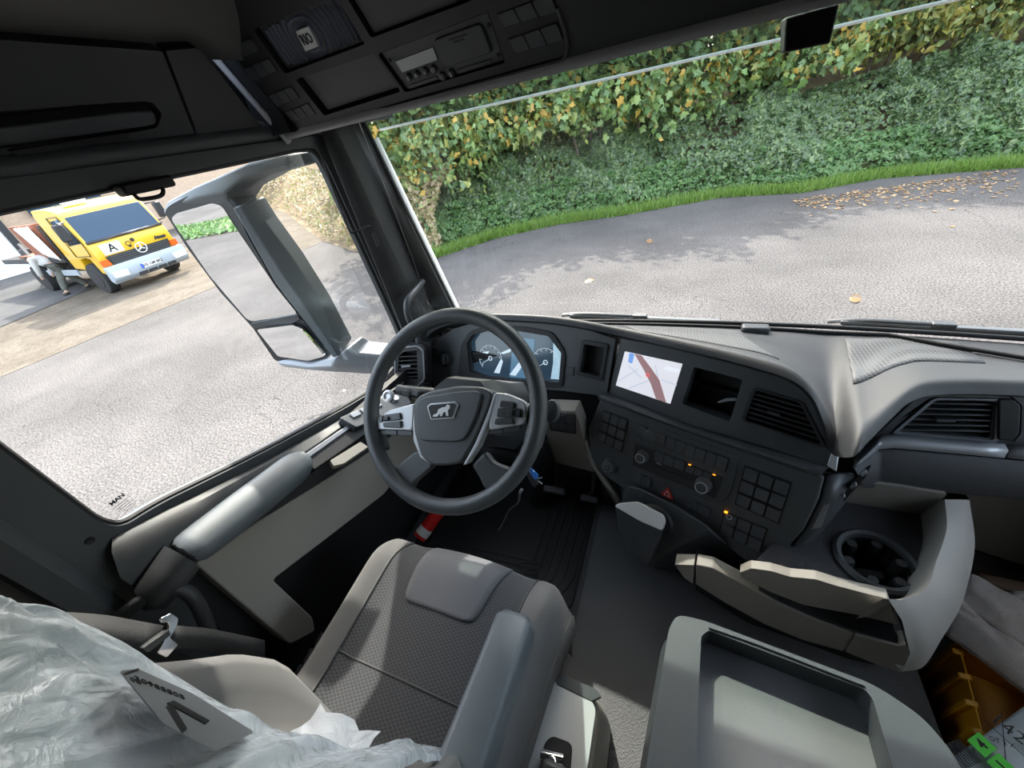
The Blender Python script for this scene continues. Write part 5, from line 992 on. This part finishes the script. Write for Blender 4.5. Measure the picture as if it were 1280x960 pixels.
hexa('seat_pedestal', [(.06, -.25, -1.31), (.40, -.25, -1.31), (.40, .22, -1.31), (.06, .22, -1.31), (.04, -.25, -1.05), (.42, -.25, -1.05), (.42, .30, -1.05), (.04, .30, -1.05)], 'black', ft, bevel=.02)
# ================================================================== CENTRE STORAGE UNIT
su = empty('storage_unit', (.4, .75, -1.3), 'beige storage unit with cup holder and slots below the dashboard centre', 'storage unit')
def z9(x, y): return (760+x/2.4615, 600+y/2.4615)
def Z9(*q): return [z9(*p) for p in q]
PSH = Pl((.3, .585, -.95), 6, 0); SZ = -.975
PFl = Pl((0, 0, SZ), u=(1, 0, 0), v=(0, 1, 0)); cc = PFl.ab(*z9(822, 250))
cup = [(cc[0]+.062*math.cos(a), cc[1]+.062*math.sin(a)) for a in np.linspace(0, 2*math.pi, 33)[:-1]]
panel('shelf_mat', PFl, PFl.loop([(945, 700), (964, 712), (988, 722), (1020, 724), (1045, 732), (1112, 748), (1140, 744), (1165, 716)])+[(.62, .88), (.42, .88)], 'dotrubber', su, d0=-.02, d1=0, holes=[cup])
ch_ = lathe('cup_ring', PFl, cc, [(.080, -.004), (.080, .006), (.074, .012), (.066, .010), (.062, .0), (.060, -.06), (.060, -.07)], 'charcoal', su, 36, caps=False)
V = []; F = []
lathe('cup_bottom', PFl, cc, [(.062, -.09), (.062, -.085)], 'deep', ch_, 24)
for k in range(6):
    a = k*math.pi/3+.2; c2 = (cc[0]+.052*math.cos(a), cc[1]+.052*math.sin(a)); lathe('cup_finger', PFl, c2, [(.013, -.05), (.013, -.006), (.010, .0)], 'black', ch_, 12)
mesh('cup_well', [PFl.w(cc[0]+.061*math.cos(a), cc[1]+.061*math.sin(a), d) for d in (0, -.09) for a in np.linspace(0, 2*math.pi, 25)[:-1]], [(i, (i+1) % 24, (i+1) % 24+24, i+24) for i in range(24)], 'deep', ch_)
ppanel('front_lip', PSH, Z9((405, 285), (440, 272), (500, 280), (560, 298), (640, 306), (700, 325), (780, 346), (862, 366), (892, 446), (760, 414), (640, 392), (600, 384), (500, 345), (410, 298)), 'beige', su, r=.003, d0=-.022, d1=0, bevel=.006, seg=3)
ppanel('slot_back', PSH, Z9((300, 300), (600, 400), (890, 470), (900, 520), (720, 500), (480, 430), (290, 320)), 'deep', su, d0=-.14, d1=-.12)
ppanel('slot_floor', PSH, Z9((430, 328), (520, 372), (752, 466), (890, 503), (890, 507), (750, 474), (520, 380), (428, 334)), 'black', su, d0=-.06, d1=-.004)
ppanel('lower_band', PSH, Z9((272, 258), (322, 268), (420, 320), (520, 376), (640, 430), (756, 472), (725, 524), (600, 490), (480, 440), (360, 375), (270, 318)), 'beige', su, r=.003, d0=-.03, d1=.003, bevel=.005, seg=3)
ppanel('end_band', PSH, Z9((205, 258), (266, 260), (262, 318), (235, 300)), 'beige', su, r=.003, d0=-.03, d1=.002, bevel=.004)
ppanel('corner_band', PSH, Z9((760, 475), (890, 508), (918, 505), (960, 560), (900, 590), (850, 575), (730, 526)), 'beige', su, r=.003, d0=-.03, d1=.002, bevel=.005, seg=3)
ppanel('plinth', PSH, Z9((262, 300), (480, 430), (720, 515), (900, 580), (880, 660), (720, 620), (470, 530), (262, 400)), 'deep', su, d0=-.12, d1=-.06)
inr = [z9(*p) for p in ((862, 366), (920, 365), (985, 328), (1010, 250), (1042, 150), (1036, 60))]; ix = [.43, .47, .52, .56, .605, .63]
ous = [z9(*p) for p in ((905, 590), (975, 570), (1040, 462), (1088, 372), (1117, 205), (1098, 40))]; ox = [.535, .575, .63, .655, .685, .70]
I3 = [at(*p, x=x) for p, x in zip(inr, ix)]; O3 = [at(*p, x=x) for p, x in zip(ous, ox)]
rI = smoothpath(I3, 6); rO = smoothpath(O3, 6)
fl_ = [np.array([p[0]-.012, p[1]+.012, SZ-.01]) for p in rI]
grid('corner_shell', [fl_, [p+np.array([-.004, .004, -.01]) for p in rI], rI, [lerp(a, b, .22)+np.array([.012, -.006, .006]) for a, b in zip(rI, rO)], [lerp(a, b, .6)+np.array([.016, -.012, .004]) for a, b in zip(rI, rO)], rO, [p+np.array([-.02, .05, -.02]) for p in rO]], 'beige_light', su, smooth=50)
panel('rear_wall', Pl((.4, .87, -.9), 0, 0), [(-.2, -.09), (.235, -.09), (.235, .01), (.15, .012), (-.2, .0)], 'beige', su, d0=-.02, d1=0)
# ================================================================== PASSENGER FOOTWELL CLUTTER
fw8 = empty('trim_8', (1.0, 1.12, -1.3), kind='structure'); PQ = Pl((1.0, 1.10, -1.0), 0, 0)
ppanel('footwell_card', PQ, [(1190, 600), (1420, 640), (1420, 752), (1196, 680)], 'beige_light', fw8, r=.01, d0=-.03, d1=0, bevel=.006)
ppanel('footwell_slot', PQ, [(1190, 670), (1420, 740), (1420, 775), (1190, 700)], 'deep', fw8, d0=-.05, d1=-.03)
ppanel('footwell_rail', PQ, [(1196, 690), (1420, 764), (1420, 772), (1196, 697)], 'steeltrim', fw8, r=.003, d0=-.03, d1=.006, bevel=.002)
ppanel('footwell_card', PQ, [(1190, 699), (1420, 775), (1420, 840), (1190, 780)], 'beige', fw8, r=.01, d0=-.03, d1=-.004, bevel=.006)
def sheetobj(name, q, m, parent, amp=.01, n=12, sag=.02, solid=.008, seed=0):
    return grid(name, [[bil(q, a, b_)+np.array([0, 0, sag*math.sin(math.pi*a)*math.sin(math.pi*b_)+amp*noise.noise(Vector((a*4, b_*4, seed)))]) for a in np.linspace(0, 1, n)] for b_ in np.linspace(0, 1, n)], m, parent, smooth=60, solid=solid)
mat('fleece', (.80, .71, .67), .95, bump=(220, .9, 'noise', .004), var=((.90, .84, .80), 30, 2)); mat('cardboard', (.34, .23, .16), .85); mat('crateyellow', (.62, .28, .012), .4, bump=(40, .15)); mat('bagwhite', (.46, .52, .58), .35, coat=.3); mat('tagGreen', (.10, .75, .06), .5)
fb = empty('fleece_blanket', at(1230, 790, z=-1.15), 'pale pinkish fleece sheet draped in the passenger footwell right of the storage unit', 'blanket')
sheetobj('upper_fold', [at(1212, 716, z=-1.20), at(1330, 775, z=-1.21), at(1330, 845, z=-1.23), at(1194, 748, z=-1.23)], 'fleece', fb, .012, seed=3); sheetobj('lower_fold', [at(1194, 748, z=-1.23), at(1330, 845, z=-1.23), at(1330, 905, z=-1.28), at(1178, 790, z=-1.285)], 'fleece', fb, .012, seed=6)
cbx = empty('cardboard_box', at(1250, 735, z=-1.2), 'brown cardboard strip lying behind the fleece sheet by the passenger door', 'cardboard')
sheetobj('flap', [at(1225, 716, z=-1.25), at(1330, 738, z=-1.24), at(1330, 778, z=-1.25), at(1225, 736, z=-1.26)], 'cardboard', cbx, .004, seed=2); 
pp_ = sheetobj('paper_slip', [at(1262, 738, z=-1.23), at(1330, 738, z=-1.23), at(1330, 760, z=-1.23), at(1262, 746, z=-1.23)], 'white', None, .003, seed=4, solid=.002); tag(pp_, 'white paper slip on the brown cardboard at the right edge', 'paper')
cr = empty('yellow_crate', at(1245, 860, z=-1.5), 'amber yellow plastic crate standing in the passenger footwell', 'crate')
cq = [at(1196, 800, z=-1.30), at(1330, 850, z=-1.30), at(1330, 960, z=-1.30), at(1232, 935, z=-1.30)]
for i in range(4):
    a_, b_ = cq[i], cq[(i+1) % 4]; hexa('crate_wall', [a_+np.array([0, 0, -.3]), b_+np.array([0, 0, -.3]), lerp(b_, np.mean(cq, 0), .06)+np.array([0, 0, -.3]), lerp(a_, np.mean(cq, 0), .06)+np.array([0, 0, -.3]), a_, b_, lerp(b_, np.mean(cq, 0), .06), lerp(a_, np.mean(cq, 0), .06)], 'crateyellow', cr, bevel=.004)
for k in range(4): t = (k+.5)/4; c = lerp(cq[0], cq[3], t); hexa('crate_rib', [lerp(cq[0], cq[3], t-.03)+np.array([-.015, 0, -.3]), lerp(cq[0], cq[3], t+.03)+np.array([-.015, 0, -.3]), lerp(cq[0], cq[3], t+.03)+np.array([.01, 0, -.3]), lerp(cq[0], cq[3], t-.03)+np.array([.01, 0, -.3]), lerp(cq[0], cq[3], t-.03)+np.array([-.015, 0, 0]), lerp(cq[0], cq[3], t+.03)+np.array([-.015, 0, 0]), lerp(cq[0], cq[3], t+.03)+np.array([.01, 0, 0]), lerp(cq[0], cq[3], t-.03)+np.array([.01, 0, 0])], 'crateyellow', cr, bevel=.003)
hexa('crate_floor', [p+np.array([0, 0, -.31]) for p in cq]+[p+np.array([0, 0, -.12]) for p in cq], 'crateyellow', cr, bevel=.003)
bg_ = empty('printed_bag', at(1250, 930, z=-1.05), 'white printed plastic bag with green number tags in the bottom right corner', 'bag')
PBg = Pl(at(1245, 925, z=-.95), u=nrm(at(1290, 880, z=-.93)-at(1200, 948, z=-.97)), v=nrm(at(1225, 890, z=-.90)-at(1270, 960, z=-.98)))
bb = [at(1190, 948, z=-1.28), at(1300, 868, z=-1.25), at(1380, 930, z=-1.25), at(1260, 1040, z=-1.28)]
sheetobj('bag_skin', bb, 'bagwhite', bg_, .006, n=20, sag=.012, seed=8, solid=.002)
PBg = Pl(np.mean(bb, 0)+np.array([0, 0, .02]), u=nrm(bb[1]-bb[0]), v=nrm((bb[0]-bb[3])-((bb[0]-bb[3])@nrm(bb[1]-bb[0]))*nrm(bb[1]-bb[0])))
def bt_(s, px, py, sz, rot=0, m='deep', par_=None): a_, b_ = PBg.ab(px, py); text('bag_print', s, PBg, a_, b_, sz, m, par_ or bg_, d=.002, ext=.0003, rot=rot)
for px, py, s in ((1227, 931, '4'), (1252, 958, '1')):
    a_, b_ = PBg.ab(px, py); g_ = panel('green_tag', PBg, rrect(a_-.017, b_-.015, a_+.017, b_+.015, .001), 'tagGreen', bg_, d0=0, d1=.002); text('tag_number', s, PBg, a_, b_, .024, 'deep', g_, d=.0024, ext=.0002, bold=.0006)
bt_('14206', 1274, 922, .034, -1.4); bt_('GT 2 X', 1252, 928, .012, -.8)
for k in range(8): a_, b_ = PBg.ab(1205+3*k, 962-1.2*k); panel('bag_print', PBg, [(a_, b_), (a_+.0026, b_), (a_+.0026, b_+.04), (a_, b_+.04)], 'printgrey', bg_, d0=.0, d1=.0016)
for (x0, y0, x1, y1) in ((1230, 900, 1280, 945), (1252, 890, 1258, 960)): tube('bag_line', [PBg.p(x0, y0, .001), PBg.p(x1, y1, .001)], .0008, 'printgrey', bg_, n=4, k=1)
# ================================================================== YELLOW LORRY ACROSS THE YARD
mat('truckyellow', (.60, .35, .010), .32, coat=.4); mat('truckgrey', (.30, .33, .36), .5); mat('truckblack', (.02, .02, .022), .5); mat('tyre', (.02, .02, .02), .85); mat('rust', (.22, .075, .04), .8); mat('headlamp', (.75, .78, .80), .15, spec=.8)
mat('lorryglass', (.03, .055, .09), .12, spec=.25); mat('plateblue', (.03, .10, .5), .5)
b0, b1 = G(141, 367), G(225, 336); RV = nrm((b1-b0)*np.array([1, 1, 0])); FW = np.cross(RV, (0, 0, 1)); C0 = lerp(b0, b1, .5)+FW*.75; WT = np.linalg.norm((b1-b0)[:2])/.95
def T(a, b_, h): return C0+RV*a*WT/2-FW*b_+np.array([0, 0, h])
PF2 = Pl(T(0, 0, 0), u=RV, v=(0, 0, 1))
tk = empty('delivery_lorry', C0, 'yellow lorry with white A sign parked beyond the driver window', 'lorry')
prof = [(.06, .55), (.02, .80), (.0, 1.0), (.04, 1.32), (.10, 1.40), (.42, 2.12), (.55, 2.26), (.8, 2.34), (1.75, 2.36), (1.85, 2.2), (1.85, .75), (1.2, .70), (1.1, 1.0), (.75, 1.05), (.5, 1.0), (.4, .6)]
def extr(name, pr, a0, a1, m, parent, bevel=.03):
    V = [T(a0, b_, h) for b_, h in pr]+[T(a1, b_, h) for b_, h in pr]; n = len(pr)
    return mesh(name, V, [list(range(n)), list(range(n, 2*n))[::-1]]+[(i, (i+1) % n, (i+1) % n+n, i+n) for i in range(n)], m, parent, 35, bevel, 2)
extr('cab_body', prof, -.95, .95, 'truckyellow', tk)
wq = [T(-.90, .125, 1.42), T(.90, .125, 1.42), T(.86, .41, 2.08), T(-.86, .41, 2.08)]; off = FW*.025+np.array([0, 0, .012])
wsn = mesh('windscreen', [p+off for p in wq]+[p-off for p in wq], [(0, 1, 2, 3), (7, 6, 5, 4), (0, 4, 5, 1), (1, 5, 6, 2), (2, 6, 7, 3), (3, 7, 4, 0)], 'lorryglass', tk, bevel=.01)
for a in (-.5, .05, .55): tube('wiper', [T(a, .09, 1.40)+FW*.03, T(a+.42, .14, 1.46)+FW*.05], .015, 'truckblack', tk, n=5, k=1)
mesh('windscreen_trim', [T(-.93, .11, 1.38)+off, T(.93, .11, 1.38)+off, T(.93, .13, 1.44)+off, T(-.93, .13, 1.44)+off], [(0, 1, 2, 3)], 'truckblack', tk, solid=.03)
for sx in (-1, 1):
    mesh('side_window', [T(sx*.96, b_, h) for b_, h in ((.30, 1.45), (1.05, 1.40), (1.05, 2.05), (.55, 2.08))], [(0, 1, 2, 3)], 'lorryglass', tk, solid=.02)
    tube('door_seam', [T(sx*.96, b_, h) for b_, h in ((.28, 1.1), (.22, 1.42), (.52, 2.14), (1.12, 2.14), (1.15, 1.1), (.28, 1.1))], .012, 'truckblack', tk, n=4, k=1)
    ma = tube('mirror_arm', [T(sx*.95, .35, 2.0), T(sx*1.14, .18, 2.0), T(sx*1.16, .18, 1.55), T(sx*.96, .3, 1.5)], .022, 'truckblack', tk, n=6, k=1); box('mirror_case', T(sx*1.16, .20, 1.78), (.10, .22, .42), 'truckblack', ma, ax=(FW, RV, (0, 0, 1)), bevel=.03)
    w_ = empty('wheel', T(sx*.84, .90, .42)); w_.parent = None; par(w_, tk); w_.location = Vector(T(sx*.84, .90, .42)+EYE); w_.matrix_parent_inverse = Matrix.Translation(-tk.location)
    PWh = Pl(T(sx*.84, .90, .44), u=-FW, v=(0, 0, 1)); lathe('tyre', PWh, (0, 0), [(.30, -.14), (.42, -.13), (.44, -.08), (.44, .08), (.42, .13), (.30, .14)], 'tyre', w_, 24); lathe('hub', PWh, (0, 0), [(.24, -.15), (.24, .15)], 'truckblack', w_, 16)
def fq(name, q, m, r=.0, d0=-.02, d1=.02, par_=None, bevel=0): return panel(name, PF2, rpoly([(a*WT/2, h) for a, h in q], r), m, par_ or tk, d0=d0, d1=d1, bevel=bevel)
gr = fq('grille', [(-.74, .78), (.74, .78), (.80, 1.02), (-.80, 1.02)], 'truckblack', d0=-.05, d1=.03)
for k in range(4): fq('grille_slat', [(-.73, .80+.055*k), (.73, .80+.055*k), (.74, .825+.055*k), (-.74, .825+.055*k)], 'charcoal', d0=.03, d1=.045, par_=gr)
extr('bumper', [(-.16, .42), (-.18, .62), (-.10, .78), (.05, .78), (.1, .4), (-.05, .30)], -1, 1, 'truckgrey', tk, .025)
PFb = PF2.off(.18)
def fb_(name, q, m, r=0, par_=None, d0=-.02, d1=.01): return panel(name, PFb, rpoly([(a*WT/2, h) for a, h in q], r), m, par_ or tk, d0=d0, d1=d1)
for sx in (-1, 1):
    hq_ = [(sx*.96, .48), (sx*.62, .46), (sx*.60, .62), (sx*.95, .64)]; fb_('headlamp', hq_ if sx > 0 else hq_, 'headlamp', .02, d1=.015)
    fq('indicator', [(sx*.97, .80), (sx*.78, .80), (sx*.80, .96), (sx*.97, .96)], 'orange', .015, d0=-.05, d1=.05)
for a in (-.40, -.14, .12, .38): fb_('bumper_slot', [(a, .34), (a+.20, .34), (a+.20, .43), (a, .43)], 'truckblack', d1=.004, d0=-.1)
np2 = fb_('number_plate', [(-.28, .50), (.24, .50), (.24, .62), (-.28, .62)], 'white', .008, d1=.02); fb_('plate_band', [(-.28, .50), (-.23, .50), (-.23, .62), (-.28, .62)], 'plateblue', 0, np2, d0=0, d1=.024)
text('plate_text', 'HS GM 882', PFb, .02, .56, .11, 'deep', np2, d=.024, ext=.003, bold=.002)
fq('front_sign', [(-.76, 1.05), (-.30, 1.05), (-.30, 1.32), (-.76, 1.32)], 'white', 0, d0=-.06, d1=.01); text('sign_letter', 'A', PF2, -.53*WT/2, 1.185, .30, 'deep', tk, d=.014, ext=.004, bold=.004)
PFs = PF2.off(.05); ring('star_ring', PFs, (.05*WT/2, 1.0), .145, .022, .02, 'white', tk, n=28)
for k in range(3):
    a = math.radians(90+120*k); d_ = np.array([math.cos(a), math.sin(a)]); pv = np.array([-d_[1], d_[0]])*.022; c0 = np.array([.05*WT/2, 1.0]); panel('star_arm', PFs, [tuple(c0-pv), tuple(c0+d_*.13), tuple(c0+pv), tuple(c0-d_*.02)], 'white', tk, d0=.0, d1=.025)
lathe('lock_cap', PF2, (0.0, 1.24), [(.05, -.05), (.05, .0)], 'truckblack', tk, 12)
text('model_print', 'Atego', PF2, .66*WT/2, 1.12, .13, 'truckblack', tk, d=-.005, ext=.01, bold=.008)
ring('front_emblem', PF2, (-.14*WT/2, 1.18), .075, .02, .0, 'truckblack', tk, n=6); fq('front_emblem', [(-.16, 1.08), (-.10, 1.08), (-.10, 1.14), (-.16, 1.14)], 'truckblack', 0, d0=-.05, d1=.004)
box('roof_light', T(-.35, .75, 2.40), (.14, .55, .10), 'headlamp', tk, ax=(FW, RV, (0, 0, 1)), bevel=.03); tube('roof_rail', [T(-.8, .7, 2.38), T(.85, .7, 2.38)], .012, 'truckblack', tk, n=5, k=1)
extr('chassis', [(1.5, .5), (6.5, .5), (6.5, .85), (1.5, .85)], -.45, .45, 'truckblack', tk, .01)
for sx in (-1, 1):
    PWh = Pl(T(sx*.80, 4.8, .44), u=-FW, v=(0, 0, 1)); lathe('rear_tyre', PWh, (0, 0), [(.30, -.2), (.42, -.19), (.44, -.1), (.44, .1), (.42, .19), (.30, .2)], 'tyre', tk, 24)
    extr('side_guard', [(1.9, .55), (4.0, .55), (4.0, .72), (1.9, .72)], sx*.90, sx*.96, 'truckgrey', tk, .01)
extr('load_bed', [(2.0, .95), (6.8, .95), (6.8, 1.10), (2.0, 1.10)], -.98, .98, 'truckblack', tk, .01)
extr('headboard', [(2.0, 1.1), (2.12, 1.1), (2.12, 2.0), (2.0, 2.0)], -.96, .96, 'truckblack', tk, .01)
cn = empty('skip_container', T(0, 4.2, 1.1), 'rust-brown open container on the back of the yellow lorry', 'container')
for sx in (-1, 1): extr('container_side', [(2.3, 1.12), (3.6, 1.12), (3.9, 2.05), (2.3, 2.05)], sx*.90, sx*1.0, 'rust', cn, .02)
extr('container_front', [(2.25, 1.12), (2.32, 1.12), (2.32, 2.05), (2.25, 2.05)], -.98, .98, 'rust', cn, .02); extr('container_floor', [(2.3, 1.12), (5.2, 1.12), (5.2, 1.18), (2.3, 1.18)], -.95, .95, 'rust', cn, .01)
q = [at(37, 284, y=T(-1.3, 0, 0)[1]), at(62, 282, y=T(-1.2, 0, 0)[1]), at(96, 322, y=T(-1.2, 0, 0)[1]), at(72, 314, y=T(-1.35, 0, 0)[1])]
q = [T(-1.06, 3.3, 2.0), T(-1.06, 2.3, 2.02), T(-1.06, 1.9, 1.05), T(-1.10, 2.6, 1.25)]
ts = sheetobj('tarpaulin', q, 'white', None, .05, n=8, sag=0, solid=.02, seed=5); tag(ts, 'white tarpaulin sheet hanging over the side of the lorry load', 'tarpaulin')
# ------------------------------------------------------------------ worker bending beside the lorry
mat('hoodie', (.42, .40, .38), .9); mat('trousers', (.065, .065, .058), .9, var=((.11, .11, .09), 9, 2)); mat('skin', (.45, .27, .19), .6); mat('hair', (.05, .035, .025), .8); mat('boots', (.03, .025, .02), .7)
def skinmesh(name, J, E_, m, parent, sub=2):
    me = bpy.data.meshes.new(name); me.from_pydata([tuple(np.array(j[0])+EYE) for j in J], E_, []); o = bpy.data.objects.new(name, me); COL.objects.link(o); me.materials.append(MAT[m])
    o.modifiers.new('k', 'SKIN'); sv_ = me.skin_vertices[0].data
    for i, j in enumerate(J): r = j[1]; sv_[i].radius = (r, r) if not isinstance(r, tuple) else r; sv_[i].use_root = (i == 0)
    d = o.modifiers.new('s', 'SUBSURF'); d.levels = sub; d.render_levels = sub; me.shade_smooth(); par(o, parent); return o
fA = G(87, 369); fB = G(113, 360); hip0 = lerp(fA, fB, .45)+np.array([0, 0, .88]); 
pr_ = empty('person', lerp(fA, fB, .5), 'worker in pale grey top and dark camouflage trousers bending beside the yellow lorry', 'person')
fw_ = nrm((G(60, 372)-lerp(fA, fB, .5))*np.array([1, 1, 0])); sd2 = np.cross(fw_, (0, 0, 1)); up3 = np.array([0, 0, 1.])
hip = lerp(fA, fB, .5)+up3*.92; sh0 = hip+fw_*.42+up3*.22; hd0 = sh0+fw_*.20+up3*.02
kA, kB = lerp(hip, fA, .5)+fw_*.06, lerp(hip, fB, .5)+fw_*.05
def leg(hx, k, f, s): return [(hip+sd2*s*.10, .115), (k, .085), (f+up3*.12, .06)]
body = [(hip, .13), (lerp(hip, sh0, .5), .14), (sh0, .13), (sh0+fw_*.08, .07), (hd0, .085), (hd0+fw_*.09-up3*.05, .08),
        (sh0+sd2*.18, .065), (sh0+sd2*.20-up3*.28+fw_*.02, .05), (sh0+sd2*.16-up3*.52+fw_*.10, .04), (sh0+sd2*.15-up3*.60+fw_*.12, .035), (sh0-sd2*.18, .065), (sh0-sd2*.20-up3*.28+fw_*.04, .05), (sh0-sd2*.16-up3*.50+fw_*.14, .04), (sh0-sd2*.15-up3*.58+fw_*.16, .035),
        (hip+sd2*.10-up3*.06, .10), (kA, .075), (fA+up3*.10, .05), (fA+fw_*.14+up3*.05, .045), (hip-sd2*.10-up3*.06, .10), (kB, .075), (fB+up3*.10, .05), (fB+fw_*.14+up3*.05, .045)]
Eb = [(0, 1), (1, 2), (2, 3), (3, 4), (4, 5), (2, 6), (6, 7), (7, 8), (8, 9), (2, 10), (10, 11), (11, 12), (12, 13), (0, 14), (14, 15), (15, 16), (16, 17), (0, 18), (18, 19), (19, 20), (20, 21)]
skinmesh('body', body, Eb, 'skin', pr_)
skinmesh('top', [(hip+fw_*.03+up3*.03, .175), (lerp(hip, sh0, .5)+up3*.01, .185), (sh0, .17), (sh0+fw_*.06, .11), (body[6][0], .095), (body[7][0], .075), (body[8][0], .06), (body[10][0], .095), (body[11][0], .075), (body[12][0], .06)], [(0, 1), (1, 2), (2, 3), (2, 4), (4, 5), (5, 6), (2, 7), (7, 8), (8, 9)], 'hoodie', pr_)
skinmesh('trousers', [(hip, .17), (body[14][0], .13), (kA, .105), (fA+up3*.13, .08), (body[18][0], .13), (kB, .105), (fB+up3*.13, .08)], [(0, 1), (1, 2), (2, 3), (0, 4), (4, 5), (5, 6)], 'trousers', pr_)
skinmesh('hair', [(hd0+fw_*.0+up3*.035, .095), (hd0+fw_*.07+up3*.01, .09)], [(0, 1)], 'hair', pr_)
for f_ in (fA, fB): skinmesh('boot', [(f_+up3*.12, .07), (f_+up3*.06+fw_*.01, .065), (f_+fw_*.16+up3*.05, .055)], [(0, 1), (1, 2)], 'boots', pr_)
# loading tailgate frame beside the worker
tf = empty('handcart', G(58, 360), 'dark metal hand cart frame standing beside the worker', 'cart'); h0, h1 = at(30, 310, y=G(60, 362)[1]), G(66, 368)
tube('cart_pole', [at(24, 306, y=6.2), at(44, 328, y=6.0), G(63, 350)+np.array([0, 0, .3])], .05, 'truckblack', tf, n=6, k=3); tube('cart_pole', [at(30, 303, y=6.6), at(52, 326, y=6.4), G(70, 348)+np.array([0, 0, .3])], .04, 'truckblack', tf, n=6, k=3); box('cart_box', at(38, 318, y=6.3), (.5, .3, .4), 'truckblack', tf, bevel=.05)
# ================================================================== BUILDING
m = bpy.data.materials.new('brickwall'); m.use_nodes = True; t = m.node_tree; N = t.nodes; L = t.links; p = N['Principled BSDF']; g = N.new('ShaderNodeNewGeometry')
sp_ = N.new('ShaderNodeSeparateXYZ'); cb = N.new('ShaderNodeCombineXYZ'); L.new(g.outputs['Position'], sp_.inputs[0]); L.new(sp_.outputs['Y'], cb.inputs['X']); L.new(sp_.outputs['Z'], cb.inputs['Y'])
bk_ = N.new('ShaderNodeTexBrick'); bk_.inputs['Color1'].default_value = (.40, .26, .17, 1); bk_.inputs['Color2'].default_value = (.48, .33, .22, 1); bk_.inputs['Mortar'].default_value = (.42, .36, .30, 1); bk_.inputs['Scale'].default_value = 4; bk_.inputs['Mortar Size'].default_value = .03; L.new(cb.outputs[0], bk_.inputs['Vector']); L.new(bk_.outputs[0], p.inputs['Base Color']); p.inputs['Roughness'].default_value = .9; MAT['brickwall'] = m
bu = empty('brick_building', (-27.5, 8, GZ), 'tan brick building with white garage door behind the yellow lorry', 'building')
hexa('brick_wall', [(-33, -14, GZ), (-27.2, -14, GZ), (-27.6, 26, GZ), (-33, 26, GZ), (-33, -14, GZ+7), (-27.2, -14, GZ+7), (-27.6, 26, GZ+7), (-33, 26, GZ+7)], 'brickwall', bu, bevel=0)
g0, g1 = G(-60, 372), G(42, 338); gd = empty('garage_door', lerp(g0, g1, .5), None, None)
del gd
gdir = nrm((g1-g0)*np.array([1, 1, 0])); gn = np.array([.99, .05, 0])
PGd = Pl((-27.12, g1[1], GZ), u=(-.01, 1, 0), v=(0, 0, 1)); 
gdo = panel('garage_door', PGd, [(-6.0, 0), (0, 0), (0, 2.75), (-6.0, 2.75)], 'offwhite', bu, d0=-.3, d1=.0)
for k in range(9): panel('door_slat', PGd, [(-5.95, .02+.30*k), (-.05, .02+.30*k), (-.05, .295+.30*k), (-5.95, .295+.30*k)], 'white', gdo, d0=0, d1=.04, bevel=.01)
panel('door_surround', PGd, [(0, 0), (.25, 0), (.25, 3.0), (-6.2, 3.0), (-6.2, 2.75), (0, 2.75)], 'truckblack', bu, d0=-.1, d1=.06)
panel('dark_window', PGd, [(1.3, 2.0), (4.2, 2.0), (4.2, 3.4), (1.3, 3.4)], 'lorryglass', bu, d0=-.1, d1=.02)
panel('green_sign', PGd, [(9.5, .6), (11.5, .6), (11.5, 1.6), (9.5, 1.6)], 'darkgreen' if 'darkgreen' in MAT else mat('darkgreen', (.03, .14, .06), .6), bu, d0=-.1, d1=.05)
